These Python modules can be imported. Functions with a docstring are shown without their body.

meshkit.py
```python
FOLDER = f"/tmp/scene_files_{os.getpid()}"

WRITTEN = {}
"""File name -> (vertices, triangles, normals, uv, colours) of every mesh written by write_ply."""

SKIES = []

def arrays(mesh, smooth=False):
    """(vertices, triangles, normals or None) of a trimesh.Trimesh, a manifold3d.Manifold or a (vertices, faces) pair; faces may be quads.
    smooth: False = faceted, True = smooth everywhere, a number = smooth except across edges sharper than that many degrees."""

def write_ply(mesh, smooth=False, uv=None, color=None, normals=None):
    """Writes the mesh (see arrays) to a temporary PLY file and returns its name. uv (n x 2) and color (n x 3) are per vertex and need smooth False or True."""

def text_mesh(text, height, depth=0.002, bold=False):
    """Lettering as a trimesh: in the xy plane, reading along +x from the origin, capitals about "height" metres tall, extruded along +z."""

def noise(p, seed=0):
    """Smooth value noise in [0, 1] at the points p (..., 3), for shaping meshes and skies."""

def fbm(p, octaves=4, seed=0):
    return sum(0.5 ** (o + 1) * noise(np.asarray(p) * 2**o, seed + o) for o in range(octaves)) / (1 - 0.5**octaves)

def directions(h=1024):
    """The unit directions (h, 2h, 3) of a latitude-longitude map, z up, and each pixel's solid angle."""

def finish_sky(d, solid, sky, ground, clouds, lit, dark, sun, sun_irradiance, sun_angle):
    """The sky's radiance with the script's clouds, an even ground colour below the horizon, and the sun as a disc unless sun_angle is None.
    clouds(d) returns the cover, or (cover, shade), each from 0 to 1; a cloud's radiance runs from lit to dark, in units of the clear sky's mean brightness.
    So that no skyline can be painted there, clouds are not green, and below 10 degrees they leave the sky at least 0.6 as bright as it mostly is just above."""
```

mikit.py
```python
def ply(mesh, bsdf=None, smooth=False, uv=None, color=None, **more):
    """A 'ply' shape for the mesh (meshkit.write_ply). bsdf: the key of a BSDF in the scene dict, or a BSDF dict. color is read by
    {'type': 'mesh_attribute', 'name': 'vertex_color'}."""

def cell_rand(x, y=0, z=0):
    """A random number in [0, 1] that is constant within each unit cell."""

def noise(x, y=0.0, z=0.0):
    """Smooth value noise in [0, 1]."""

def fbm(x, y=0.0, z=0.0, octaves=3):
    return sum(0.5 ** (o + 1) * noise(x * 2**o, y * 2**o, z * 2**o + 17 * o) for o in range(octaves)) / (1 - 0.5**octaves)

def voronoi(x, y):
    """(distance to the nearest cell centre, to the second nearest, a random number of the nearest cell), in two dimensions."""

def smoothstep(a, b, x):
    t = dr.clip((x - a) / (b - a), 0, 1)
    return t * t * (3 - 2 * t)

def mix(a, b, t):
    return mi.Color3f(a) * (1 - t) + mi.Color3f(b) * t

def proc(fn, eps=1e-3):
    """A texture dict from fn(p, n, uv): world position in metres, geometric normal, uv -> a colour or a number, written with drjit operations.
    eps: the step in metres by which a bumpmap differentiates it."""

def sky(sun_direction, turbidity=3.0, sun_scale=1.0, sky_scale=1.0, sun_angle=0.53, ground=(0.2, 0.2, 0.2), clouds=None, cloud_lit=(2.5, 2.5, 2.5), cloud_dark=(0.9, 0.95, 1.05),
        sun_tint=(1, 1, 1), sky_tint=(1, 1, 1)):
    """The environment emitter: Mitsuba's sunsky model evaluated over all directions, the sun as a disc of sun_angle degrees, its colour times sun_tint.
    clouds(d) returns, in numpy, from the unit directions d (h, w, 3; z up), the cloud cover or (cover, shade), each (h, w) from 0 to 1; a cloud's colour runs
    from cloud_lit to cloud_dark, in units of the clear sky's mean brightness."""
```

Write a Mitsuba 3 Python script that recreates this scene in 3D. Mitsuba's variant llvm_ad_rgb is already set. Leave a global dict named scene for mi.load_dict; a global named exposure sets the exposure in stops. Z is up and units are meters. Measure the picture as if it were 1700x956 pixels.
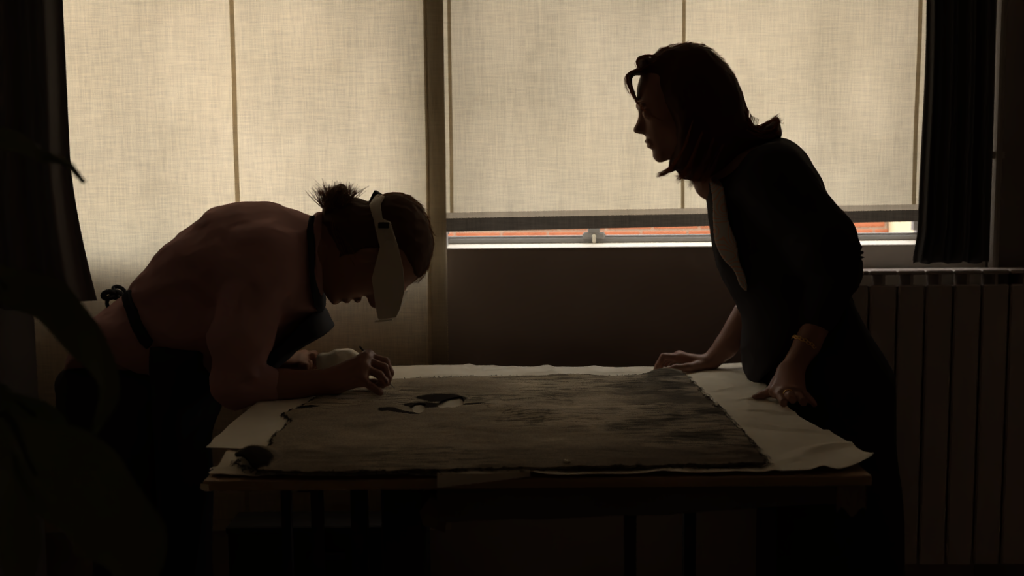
import math, random
import numpy as np, trimesh, manifold3d as m3
import drjit as dr, mitsuba as mi
import mikit, meshkit
from scipy.spatial import cKDTree
from shapely.geometry import Polygon, Point
import shapely

random.seed(7)
rng = np.random.default_rng(7)
scene, labels = {}, {}
T = mi.ScalarTransform4f

# ------------------------------------------------------------------ camera, sky, exposure
FPX = 1800.0
EYE = np.array([0.0, 0.0, 1.25])
PITCH, ROLL = math.atan(178 / FPX), math.radians(0.5)
FWD = np.array([0, math.cos(PITCH), -math.sin(PITCH)])
U0 = np.array([0, math.sin(PITCH), math.cos(PITCH)])
X0 = np.array([1.0, 0, 0])
UP = math.cos(ROLL) * U0 + math.sin(ROLL) * X0
RIGHT = math.cos(ROLL) * X0 - math.sin(ROLL) * U0
scene['camera'] = {'type': 'thinlens', 'fov_axis': 'x', 'fov': math.degrees(2 * math.atan(850 / FPX)),
                   'aperture_radius': 0.0055, 'focus_distance': 2.5, 'near_clip': 0.05, 'far_clip': 200.0,
                   'to_world': T().look_at(origin=EYE.tolist(), target=(EYE + FWD).tolist(), up=UP.tolist())}
exposure = 4.62
def overcast(d):
    return np.ones(d.shape[:2]), 1 - np.clip(d[..., 2], 0, 1)      # an overcast sky is three times brighter overhead than at the horizon
scene['sky'] = mikit.sky((0.3, 0.7, 0.65), turbidity=4.0, sun_scale=0.0, sky_scale=1.0, ground=(0.25, 0.22, 0.18),
                         clouds=overcast, cloud_lit=(2.1, 2.03, 1.9), cloud_dark=(0.70, 0.68, 0.64))

# ------------------------------------------------------------------ measuring helpers (photo frame -> world)
def ray(px, py):
    return FWD * FPX + RIGHT * (px - 850) + UP * (478 - py)
def P(px, py, Y):
    d = ray(px, py); return EYE + d * (Y / d[1])
def Pz(px, py, z):
    d = ray(px, py); return EYE + d * ((z - EYE[2]) / d[2])

# ------------------------------------------------------------------ materials
def principled(key, c, rough=0.7, spec=0.3, **more):
    tex = {'type': 'rgb', 'value': list(c)} if isinstance(c, (tuple, list)) else c
    scene[key] = {'type': 'twosided', 'bsdf': {'type': 'principled', 'base_color': tex, 'roughness': rough, 'specular': spec, **more}}
def thin(key, c, trans, rough=0.9):
    tex = {'type': 'rgb', 'value': list(c)} if isinstance(c, (tuple, list)) else c
    scene[key] = {'type': 'principledthin', 'base_color': tex, 'roughness': rough, 'diff_trans': trans, 'eta': 1.2, 'spec_trans': 0.0}

def linen_tex(c, amp):
    def fn(p, n, uv):
        x, z = p.x, p.z
        w1 = mikit.noise(x * 640, z * 30, 3.0)
        w2 = mikit.noise(x * 34, z * 640, 9.0)
        w3 = mikit.noise(x * 190, z * 6, 5.0)
        w4 = mikit.noise(x * 9, z * 210, 7.0)
        mottle = .55 * mikit.fbm(x * 5.0, z * 4.0, 2.0, octaves=4) + .45 * mikit.fbm(x * 9.0, z * 1.3, 6.0, octaves=3)  # broad random tone variation across the cloth
        v = 1.0 + amp * ((w1 - .5) * .9 + (w2 - .5) * .9 + (w3 - .5) * .3 + (w4 - .5) * .18) + (mottle - .5) * 0.60
        warm = mikit.mix(mi.Color3f(c), mi.Color3f(c[0] * 0.98, c[1] * 0.95, c[2] * 0.89), mikit.fbm(x * 3.1, z * 3.7, 11.0))
        return warm * v
    return mikit.proc(fn)
LINEN = (0.81, 0.735, 0.565)
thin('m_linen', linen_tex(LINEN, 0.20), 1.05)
thin('m_blind', linen_tex((0.70, 0.645, 0.505), 0.18), 1.05)
thin('m_seam', linen_tex((0.60, 0.52, 0.39), 0.2), 0.9)
thin('m_hem', linen_tex((0.46, 0.40, 0.315), 0.15), 0.8)
thin('m_band', linen_tex((0.105, 0.09, 0.075), 0.3), 0.45)
thin('m_dark_curtain', (0.115, 0.110, 0.110), 0.02)
thin('m_grey_drape', (0.24, 0.24, 0.25), 0.02)

def plaster_tex(c, amp=0.12):
    def fn(p, n, uv):
        v = mikit.fbm(p.x * 4, p.y * 4 + 3.7, p.z * 4, octaves=4)
        return mi.Color3f(c) * (1 + amp * (v - .5) * 2)
    return mikit.proc(fn)
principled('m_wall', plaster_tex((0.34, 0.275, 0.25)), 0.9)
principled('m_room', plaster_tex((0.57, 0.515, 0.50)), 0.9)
principled('m_sill', plaster_tex((0.80, 0.76, 0.68), 0.06), 0.5)
principled('m_frame', (0.30, 0.30, 0.31), 0.45, 0.4)
principled('m_latch', (0.75, 0.72, 0.62), 0.5)
principled('m_radiator', (0.40, 0.335, 0.30), 0.5, 0.3)
principled('m_floor', plaster_tex((0.38, 0.32, 0.29), 0.2), 0.7)
principled('m_pipe', (0.30, 0.26, 0.22), 0.6)
def brick_tex(p, n, uv):
    v = mikit.fbm(p.x * 14, p.y * 14, p.z * 22, octaves=4)
    return mikit.mix(mi.Color3f(.38, .115, .05), mi.Color3f(.50, .19, .10), v)
principled('m_brick', mikit.proc(brick_tex), 0.9)
principled('m_mortar', (0.42, 0.34, 0.26), 0.95)
principled('m_post', (0.75, 0.64, 0.45), 0.9)
scene['m_glass'] = {'type': 'thindielectric', 'int_ior': 1.5}
def wood_tex(p, n, uv):
    v = mikit.fbm(p.x * 3, p.y * 60, p.z * 60, octaves=4)
    return mikit.mix(mi.Color3f(.26, .17, .10), mi.Color3f(.42, .29, .18), v)
principled('m_wood', mikit.proc(wood_tex), 0.6)
principled('m_steel', (0.05, 0.048, 0.05), 0.6, 0.2)
principled('m_black', (0.040, 0.038, 0.040), 0.7, 0.2)
principled('m_cloth_grey', (0.13, 0.115, 0.11), 0.9, 0.1)
principled('m_card', (0.20, 0.15, 0.11), 0.9, 0.1)
def paper_tex(p, n, uv):
    v = mikit.fbm(p.x * 9, p.y * 9, 4.0, octaves=4)
    return mikit.mix(mi.Color3f(.64, .59, .49), mi.Color3f(.78, .74, .64), v)
principled('m_paper', mikit.proc(paper_tex), 0.95, 0.06)
principled('m_skin', (0.30, 0.155, 0.115), 0.5, 0.35)
principled('m_nail', (0.62, 0.38, 0.30), 0.3, 0.5)
def shirt_tex(p, n, uv):
    v = mikit.fbm(p.x * 7, p.y * 7, p.z * 7, octaves=3)
    return mi.Color3f(.46, .27, .265) * (0.9 + .2 * v)
principled('m_shirt', mikit.proc(shirt_tex), 0.85, 0.1)
principled('m_apron', (0.034, 0.038, 0.050), 0.8, 0.1)
principled('m_trousers', (0.032, 0.029, 0.031), 0.85, 0.1)
principled('m_jacket', (0.034, 0.030, 0.033), 0.85, 0.08)
principled('m_skirt', (0.030, 0.027, 0.029), 0.9, 0.08)
def blouse_tex(p, n, uv):
    w = mikit.noise(p.x * 26, p.z * 16, 2.0) * 9 + mikit.noise(p.x * 50, p.z * 40, 5.0) * 2
    s = mikit.smoothstep(0.35, 0.6, dr.abs(dr.sin(w * 3.0)))
    return mikit.mix(mi.Color3f(.30, .14, .09), mi.Color3f(.22, .20, .185), s)
principled('m_blouse', mikit.proc(blouse_tex), 0.85, 0.1)
principled('m_hair_brown', (0.085, 0.044, 0.027), 0.7, 0.12)
thin('m_strand_brown', (0.22, 0.11, 0.055), 0.9, 0.5)
principled('m_hair_auburn', (0.070, 0.029, 0.020), 0.7, 0.12)
thin('m_strand_auburn', (0.22, 0.075, 0.035), 0.9, 0.5)
principled('m_visor', (0.60, 0.55, 0.46), 0.5, 0.3)
principled('m_visor_edge', (0.65, 0.62, 0.52), 0.4, 0.4)
principled('m_gold', (0.85, 0.55, 0.22), 0.38, 0.5, metallic=1.0)
principled('m_cotton', plaster_tex((0.82, 0.76, 0.66), 0.06), 0.95, 0.05)
principled('m_leaf', (0.17, 0.20, 0.11), 0.5, 0.3)
principled('m_stem', (0.05, 0.065, 0.03), 0.6)
principled('m_pot', (0.10, 0.06, 0.045), 0.8)
principled('m_soil', (0.03, 0.02, 0.015), 0.95)
principled('m_shoe', (0.015, 0.013, 0.012), 0.5)

# ------------------------------------------------------------------ scene entry helpers
def free(key):
    if key not in scene and not any(k.startswith(key + '__') for k in scene): return key
    i = 1
    while f'{key}_{i:03d}' in scene or any(k.startswith(f'{key}_{i:03d}__') for k in scene): i += 1
    return f'{key}_{i:03d}'
def obj(name, mesh, mat, parent=None, smooth=30, label=None, **more):
    key = free(f'{parent}__{name}' if parent else name)
    scene[key] = mikit.ply(mesh, mat, smooth=smooth, **more)
    if label: labels[key] = {'label': label}
    return key
def thing(name, label, cat, group=None):
    base, i = name, 0
    while name in labels:
        i += 1; name = f'{base}_{i:03d}'
    labels[name] = {'label': label, 'category': cat}
    if group: labels[name]['group'] = group
    return name
def struct(name, mesh, mat, smooth=30):
    scene[name] = mikit.ply(mesh, mat, smooth=smooth)
    labels[name] = {'kind': 'structure'}
    return name
def setting(name):
    labels[name] = {'kind': 'structure'}; return name
def box(x0, x1, y0, y1, z0, z1, r=0.0):
    if r > 0:
        pts = [[x, y, z] for x in (x0 + r, x1 - r) for y in (y0 + r, y1 - r) for z in (z0 + r, z1 - r)]
        off = [[r, 0, 0], [-r, 0, 0], [0, r, 0], [0, -r, 0], [0, 0, r], [0, 0, -r]]
        return trimesh.convex.convex_hull(np.array([np.add(p, o) for p in pts for o in off]))
    m = trimesh.creation.box((x1 - x0, y1 - y0, z1 - z0))
    m.apply_translation(((x0 + x1) / 2, (y0 + y1) / 2, (z0 + z1) / 2)); return m
def cat(ms): return trimesh.util.concatenate(ms)
def tube(points, radii, sides=8, caps=True):
    p = np.asarray(points, float); n = len(p)
    r = np.broadcast_to(np.asarray(radii, float), (n,))
    t = np.gradient(p, axis=0); t /= np.linalg.norm(t, axis=1, keepdims=True) + 1e-12
    ref = np.array([0, 0, 1.0]) if abs(t[0][2]) < .9 else np.array([1.0, 0, 0])
    a = np.cross(t[0], ref); a /= np.linalg.norm(a); A = []
    for i in range(n):
        a = a - t[i] * (a @ t[i]); a /= np.linalg.norm(a) + 1e-12; A.append(a)
    A = np.array(A); B = np.cross(t, A)
    ang = np.arange(sides) * 2 * np.pi / sides
    v = p[:, None] + r[:, None, None] * (np.cos(ang)[None, :, None] * A[:, None] + np.sin(ang)[None, :, None] * B[:, None])
    v = v.reshape(-1, 3); f = []
    for i in range(n - 1):
        for j in range(sides):
            a0, b0 = i * sides + j, i * sides + (j + 1) % sides
            f += [[a0, b0, b0 + sides], [a0, b0 + sides, a0 + sides]]
    if caps:
        v = np.vstack([v, p[:1], p[-1:]]); k = n * sides
        for j in range(sides):
            f += [[k, (j + 1) % sides, j], [k + 1, (n - 1) * sides + j, (n - 1) * sides + (j + 1) % sides]]
    return trimesh.Trimesh(v, np.array(f), process=False)
def curve(pts, n):
    """Catmull-Rom through pts."""
    p = np.asarray(pts, float); q = np.vstack([2 * p[0] - p[1], p, 2 * p[-1] - p[-2]])
    out = []
    for u in np.linspace(0, len(p) - 1 - 1e-9, n):
        i = int(u); t = u - i; a, b, c, d = q[i:i + 4]
        out.append(.5 * (2 * b + (c - a) * t + (2 * a - 5 * b + 4 * c - d) * t ** 2 + (3 * b - a - 3 * c + d) * t ** 3))
    return np.array(out)
def sheet(fn, nu, nv, thick=None):
    """Surface fn(u, v) -> points; closed with the given thickness along the normals."""
    u, v = np.meshgrid(np.linspace(0, 1, nu), np.linspace(0, 1, nv), indexing='ij')
    p = fn(u, v).reshape(-1, 3)
    i, j = np.meshgrid(np.arange(nu - 1), np.arange(nv - 1), indexing='ij')
    a = (i * nv + j).ravel()
    f = np.vstack([np.stack([a, a + nv, a + nv + 1], 1), np.stack([a, a + nv + 1, a + 1], 1)])
    m = trimesh.Trimesh(p, f, process=False)
    if not thick: return m
    n = m.vertex_normals; k = len(p)
    b = np.concatenate([np.arange(nv - 1), (np.arange(nu - 1) * nv + nv - 1), ])
    e = [(jj, jj + 1) for jj in range(nv - 1)] + [(ii * nv + nv - 1, (ii + 1) * nv + nv - 1) for ii in range(nu - 1)]
    e += [((nu - 1) * nv + jj + 1, (nu - 1) * nv + jj) for jj in range(nv - 1)] + [((ii + 1) * nv, ii * nv) for ii in range(nu - 1)]
    e = np.array(e)
    side = np.vstack([np.stack([e[:, 0], e[:, 1], e[:, 1] + k], 1), np.stack([e[:, 0], e[:, 1] + k, e[:, 0] + k], 1)])
    return trimesh.Trimesh(np.vstack([p, p - n * thick]), np.vstack([f, f[:, ::-1] + k, side]), process=False)

# ------------------------------------------------------------------ signed-distance modelling
def surface_nets(F, o, h):
    s = F < 0
    nx, ny, nz = (d - 1 for d in F.shape)
    C = [(a, b, c) for a in (0, 1) for b in (0, 1) for c in (0, 1)]
    sl = lambda A, c: A[c[0]:c[0] + nx, c[1]:c[1] + ny, c[2]:c[2] + nz]
    cnt = sum(sl(s, c).astype(np.int8) for c in C)
    act = (cnt > 0) & (cnt < 8)
    I = np.argwhere(act); idx = -np.ones(act.shape, int); idx[act] = np.arange(len(I))
    pos, num = np.zeros((len(I), 3)), np.zeros(len(I))
    for c in C:
        for ax in range(3):
            if c[ax]: continue
            d = list(c); d[ax] = 1
            A, B = F[tuple((I + c).T)], F[tuple((I + d).T)]
            m = (A < 0) != (B < 0)
            t = np.where(m, A / np.where(m, A - B, 1), 0)
            q = np.tile(np.array(c, float), (len(I), 1)); q[:, ax] += t
            pos[m] += q[m]; num[m] += 1
    v = o + h * (I + pos / num[:, None])
    faces = []
    for ax in range(3):
        b, c = (ax + 1) % 3, (ax + 2) % 3
        A = [slice(1, -1)] * 3; A[ax] = slice(0, -1)
        B = [slice(1, -1)] * 3; B[ax] = slice(1, None)
        sa, sb = s[tuple(A)], s[tuple(B)]
        E = np.argwhere(sa != sb)
        if not len(E): continue
        neg = sa[tuple(E.T)]
        E = E + 1; E[:, ax] -= 1
        q = []
        for (db, dc) in ((-1, -1), (0, -1), (0, 0), (-1, 0)):
            K = E.copy(); K[:, b] += db; K[:, c] += dc
            q.append(idx[tuple(K.T)])
        q = np.stack(q, 1); q[~neg] = q[~neg][:, ::-1]
        faces += [q[:, [0, 1, 2]], q[:, [0, 2, 3]]]
    return trimesh.Trimesh(v, np.vstack(faces), process=False)

def poly_sd(poly, X, Z):
    """Signed distance (negative inside) to a polygon on points."""
    p = np.asarray(poly, float); q = np.roll(p, -1, 0)
    pts = np.stack([X.ravel(), Z.ravel()], 1)
    best = np.full(len(pts), 1e9); ins = np.zeros(len(pts), bool)
    for a, b in zip(p, q):
        e = b - a; w = pts - a
        t = np.clip((w @ e) / (e @ e + 1e-18), 0, 1)
        best = np.minimum(best, ((w - t[:, None] * e) ** 2).sum(1))
        c = (a[1] > pts[:, 1]) != (b[1] > pts[:, 1])
        with np.errstate(divide='ignore', invalid='ignore'):
            xi = a[0] + (pts[:, 1] - a[1]) / (b[1] - a[1]) * e[0]
        ins ^= c & (pts[:, 0] < xi)
    d = np.sqrt(best); d[ins] *= -1
    return d.reshape(X.shape)
def smooth_poly(pts, n=6):
    p = np.asarray(pts, float); k = len(p); out = []
    for i in range(k):
        a, b, c, d = p[i - 1], p[i], p[(i + 1) % k], p[(i + 2) % k]
        for t in np.arange(n) / n:
            out.append(.5 * (2 * b + (c - a) * t + (2 * a - 5 * b + 4 * c - d) * t ** 2 + (3 * b - a - 3 * c + d) * t ** 3))
    return np.array(out)
def px_poly(pts, Y, smooth=True):
    w = np.array([P(x, y, Y)[[0, 2]] for x, y in pts])
    return smooth_poly(w) if smooth else w
def smin(a, b, k):
    if k <= 0: return np.minimum(a, b)
    h = np.clip(.5 + .5 * (b - a) / k, 0, 1)
    return b * (1 - h) + a * h - k * h * (1 - h)

class Field:
    def __init__(self, lo, hi, h):
        self.o, self.h = np.array(lo, float), h
        self.n = np.ceil((np.array(hi) - self.o) / h).astype(int) + 1
        self.F = np.full(self.n, 0.2)
    def sub(self, lo, hi):
        i0 = np.clip(np.floor((np.array(lo) - self.o) / self.h).astype(int), 0, self.n - 1)
        i1 = np.clip(np.ceil((np.array(hi) - self.o) / self.h).astype(int) + 1, 1, self.n)
        s = tuple(slice(a, b) for a, b in zip(i0, i1))
        ax = [self.o[k] + self.h * np.arange(i0[k], i1[k]) for k in range(3)]
        return s, ax[0][:, None, None], ax[1][None, :, None], ax[2][None, None, :]
    def join(self, s, d, k):
        self.F[s] = smin(self.F[s], d, k)
    def cone(self, a, ra, b, rb, k=0.01, sy=1.0):
        a, b = np.array(a, float), np.array(b, float); m = max(ra, rb) * max(sy, 1) + max(k, .03)
        s, x, y, z = self.sub(np.minimum(a, b) - m, np.maximum(a, b) + m)
        e = b - a; L = e @ e + 1e-12
        t = np.clip(((x - a[0]) * e[0] + (y - a[1]) * e[1] + (z - a[2]) * e[2]) / L, 0, 1)
        d = np.sqrt((x - a[0] - t * e[0]) ** 2 + ((y - a[1] - t * e[1]) / sy) ** 2 + (z - a[2] - t * e[2]) ** 2) - (ra + t * (rb - ra))
        self.join(s, d, k)
    def chain(self, pts, radii, k=0.01, sy=1.0):
        for i in range(len(pts) - 1): self.cone(pts[i], radii[i], pts[i + 1], radii[i + 1], k, sy)
    def ell(self, c, r, k=0.01, R=None, cut=False):
        c, r = np.array(c, float), np.array(r, float); m = r.max() + max(k, .03)
        s, x, y, z = self.sub(c - m, c + m)
        x, y, z = np.broadcast_arrays(x - c[0], y - c[1], z - c[2])
        if R is not None: x, y, z = (R[i][0] * x + R[i][1] * y + R[i][2] * z for i in range(3))
        g = np.sqrt((x / r[0]) ** 2 + (y / r[1]) ** 2 + (z / r[2]) ** 2)
        d = (g - 1) * r.min()
        if cut: self.F[s] = -smin(-self.F[s], d, k)
        else: self.join(s, d, k)
    def inflate(self, poly, Y, W, R, k=0.01, ctrl=None, power=2.0):
        """The outline poly (x, z), rounded to a body of half-width W across y at mid-plane Y. ctrl: [(x, z, W, R), ...] blends widths along it."""
        poly = np.asarray(poly); wm = max([W] + [c[2] for c in (ctrl or [])])
        lo = np.array([poly[:, 0].min(), Y - wm, poly[:, 1].min()]) - .04; hi = np.array([poly[:, 0].max(), Y + wm, poly[:, 1].max()]) + .04
        s, x, y, z = self.sub(lo, hi)
        X, Z = np.meshgrid(x.ravel(), z.ravel(), indexing='ij')
        d2 = poly_sd(poly, X, Z)
        if ctrl:
            ws, Wm, Rm = 0, 0, 0
            for cx, cz, cw, cr in ctrl:
                w = 1 / ((X - cx) ** 2 + (Z - cz) ** 2 + 4e-4) ** 1.5
                ws, Wm, Rm = ws + w, Wm + w * cw, Rm + w * cr
            Wm, Rm = Wm / ws, Rm / ws
        else: Wm, Rm = np.full(X.shape, W), np.full(X.shape, R)
        t = np.maximum(1 + d2 / Rm, 0)
        g = (t[:, None, :] ** power + (np.abs(y - Y) / Wm[:, None, :]) ** power) ** (1 / power)
        self.join(s, np.maximum((g - 1) * np.minimum(Wm, Rm)[:, None, :], d2[:, None, :]), k)
        return self
    def wrinkle(self, amp, scale, seed=0, stretch=(1, 1, 1), octaves=3):
        s, x, y, z = self.sub(self.o, self.o + self.h * self.n)
        m = np.abs(self.F) < .03
        I = np.argwhere(m); p = self.o + self.h * I
        self.F[m] += amp * 2 * (meshkit.fbm(p * scale * np.array(stretch), octaves, seed) - .5)
    def clip(self, fn):
        s, x, y, z = self.sub(self.o, self.o + self.h * self.n)
        self.F = np.maximum(self.F, fn(x, y, z))
    def mesh(self, iters=4):
        F = self.F.copy()
        for k in range(3):
            F[tuple(slice(None) if a != k else 0 for a in range(3))] = .2; F[tuple(slice(None) if a != k else -1 for a in range(3))] = .2
        m = surface_nets(F, self.o, self.h)
        if iters:
            v0 = np.array(m.vertices); trimesh.smoothing.filter_taubin(m, lamb=.5, nu=.53, iterations=iters)
            v1_ = np.array(m.vertices); bad = np.linalg.norm(v1_ - v0, axis=1) > self.h * 1.2; v1_[bad] = v0[bad]; m.vertices = v1_
        return m
def merge(ms):
    """One continuous surface from overlapping closed meshes."""
    out = None
    for m in ms:
        a = m3.Manifold(m3.Mesh(np.asarray(m.vertices, np.float32), np.asarray(m.faces, np.uint32)))
        if a.status() != m3.Error.NoError: print('not manifold', a.status()); return cat(ms)
        out = a if out is None else out + a
    q = out.to_mesh()
    return trimesh.Trimesh(q.vert_properties[:, :3], q.tri_verts, process=False)
def keep_big(m, frac=.02):
    parts = m.split(only_watertight=False)
    big = max(len(p.faces) for p in parts)
    return cat([p for p in parts if len(p.faces) > frac * big])
def rot_y(deg):
    a = math.radians(deg); return np.array([[math.cos(a), 0, math.sin(a)], [0, 1, 0], [-math.sin(a), 0, math.cos(a)]])
def disp(m, amp, scale, seed=0):
    n = m.vertex_normals; m.vertices = m.vertices + n * (amp * 2 * (meshkit.fbm(m.vertices * scale, 3, seed) - .5))[:, None]; return m

# ================================================================== the room
XL, XR, YB, YW, ZC = -1.95, 1.95, -3.2, 3.12, 2.7         # left, right, back, window wall, ceiling
SILL = 1.058
OX0, OX1, OZ1 = -1.62, 1.29, 2.20                        # window opening
struct('floor', box(XL - .2, XR + .2, YB - .2, YW + .3, -.1, 0), 'm_floor')
struct('ceiling', box(XL - .2, XR + .2, YB - .2, YW + .3, ZC, ZC + .1), 'm_room')
struct('wall_left', box(XL - .2, XL, YB, YW, 0, ZC), 'm_room')
struct('wall_right', box(XR, XR + .2, YB, YW, 0, ZC), 'm_room')
struct('wall_front', box(XL - .2, XR + .2, YB - .2, YB, 0, ZC), 'm_room')
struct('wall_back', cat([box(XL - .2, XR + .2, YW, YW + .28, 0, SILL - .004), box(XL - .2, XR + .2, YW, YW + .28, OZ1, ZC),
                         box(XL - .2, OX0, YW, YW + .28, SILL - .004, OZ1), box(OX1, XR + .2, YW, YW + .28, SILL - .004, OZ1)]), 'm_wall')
MX = P(723, 200, YW)[0]                                   # the post between the two windows
struct('trim_1', box(OX0, MX - .035, YW - .002, YW + .28, SILL - .004, SILL, .0015), 'm_sill')
struct('trim_2', box(MX - .035, OX1, YW - .002, YW + .28, SILL - .004, SILL, .0015), 'm_sill')
principled('m_wall_shade', plaster_tex((0.20, 0.165, 0.145)), 0.9)  # wall colour darkened to stand in for shade
struct('shade_panel_4', box(P(1640, 300, YW)[0], XR, YW - .006, YW, 0, ZC), 'm_wall_shade')  # added panel: the shade on this stretch of wall, put into its colour
struct('bounce_strip_5', box(.69, P(1640, 300, YW)[0] - .001, YW - .004, YW, .9, SILL - .005), 'm_sill')  # added pale strip: light bounced up from the radiator top, put into colour
struct('trim_3', box(MX - .033, MX + .028, YW - .03, YW + .05, SILL, OZ1, .003), 'm_frame')
WY = YW + .22                                             # the plane of the window frames
def window(n, x0, x1, mid):
    w = setting(f'window_{n}')
    obj('frame', cat([box(x0, x1, WY - .02, WY + .03, SILL, SILL + .017, .003), box(x0, x1, WY - .02, WY + .03, OZ1 - .05, OZ1),
                      box(x0, x0 + .04, WY - .02, WY + .03, SILL, OZ1), box(x1 - .04, x1, WY - .02, WY + .03, SILL, OZ1)]), 'm_frame', w)
    for k, (a, b) in enumerate(((x0 + .04, mid), (mid, x1 - .04))):
        obj('sash', cat([box(a + .002, b - .002, WY - .012, WY + .012, SILL + .017, SILL + .023, .002), box(a + .002, a + .016, WY - .012, WY + .012, SILL + .03, OZ1 - .05), box(b - .016, b - .002, WY - .012, WY + .012, SILL + .03, OZ1 - .05)]), 'm_frame', w)
        g = trimesh.Trimesh([[a + .01, WY, SILL + .021], [b - .01, WY, SILL + .021], [b - .01, WY, OZ1 - .045], [a + .01, WY, OZ1 - .045]], [[0, 1, 2], [0, 2, 3]], process=False)
        obj('pane', g, 'm_glass', w, smooth=False)
    return w
window(1, OX0, MX - .045, -.95)
LX = P(985, 388, WY)[0]
w2 = window(2, MX - .034, OX1, LX)
obj('stile', cat([box(LX - .018, LX + .018, WY - .03, WY - .012, SILL + .022, OZ1 - .05, .003), box(LX - .035, LX + .035, WY - .034, WY - .018, SILL + .012, SILL + .034, .006)]), 'm_frame', w2)
obj('latch', box(LX - .006, LX + .004, WY - .052, WY - .032, SILL + .001, SILL + .028, .003), 'm_latch', w2, label='small pale window latch')

# outside: a brick parapet and a plastered gate post, seen through the slit under the blind
t = thing('brick_parapet', 'orange brick wall outside, seen through the slit under the right blind', 'brick wall')
BY = 6.0; bx0, bx1, bz0 = -1.6, 2.085, 0.30
obj('mortar', box(bx0 + .004, bx1 - .004, BY + .008, BY + .11, bz0, bz0 + .075 * 12 - .006), 'm_mortar', t, label='pale mortar between the bricks')
obj('plinth', box(bx0, bx1, BY - .02, BY + .13, 0, bz0, .01), 'm_mortar', t)
bm = [mikit.ply(box(-.124, .124, -.055, .055, -.0315, .0315, .004), 'm_brick', smooth=False) for _ in range(1)]
for r in range(12):
    x = bx0 + (.064 if r % 2 else 0)
    while x < bx1 - .05:
        wd = min(.248, bx1 - x)
        key = free(f'{t}__brick'); scene[key] = {**bm[0], 'to_world': T().translate([x + wd / 2, BY + .056 + rng.uniform(-.002, .002), bz0 + .034 + .075 * r]).scale([wd / .248, 1, 1])}
        x += .258
t = thing('gate_post', 'pale cream post beside the brick wall outside the window', 'post')
obj('shaft', box(2.09, 2.37, BY - .05, BY + .23, 0, 1.35, .01), 'm_post', t)
obj('cap', box(2.06, 2.40, BY - .08, BY + .26, 1.35, 1.41, .01), 'm_post', t)
struct('ground', box(-9, 9, YW + .3, 12, -.12, 0), 'm_mortar')

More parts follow.
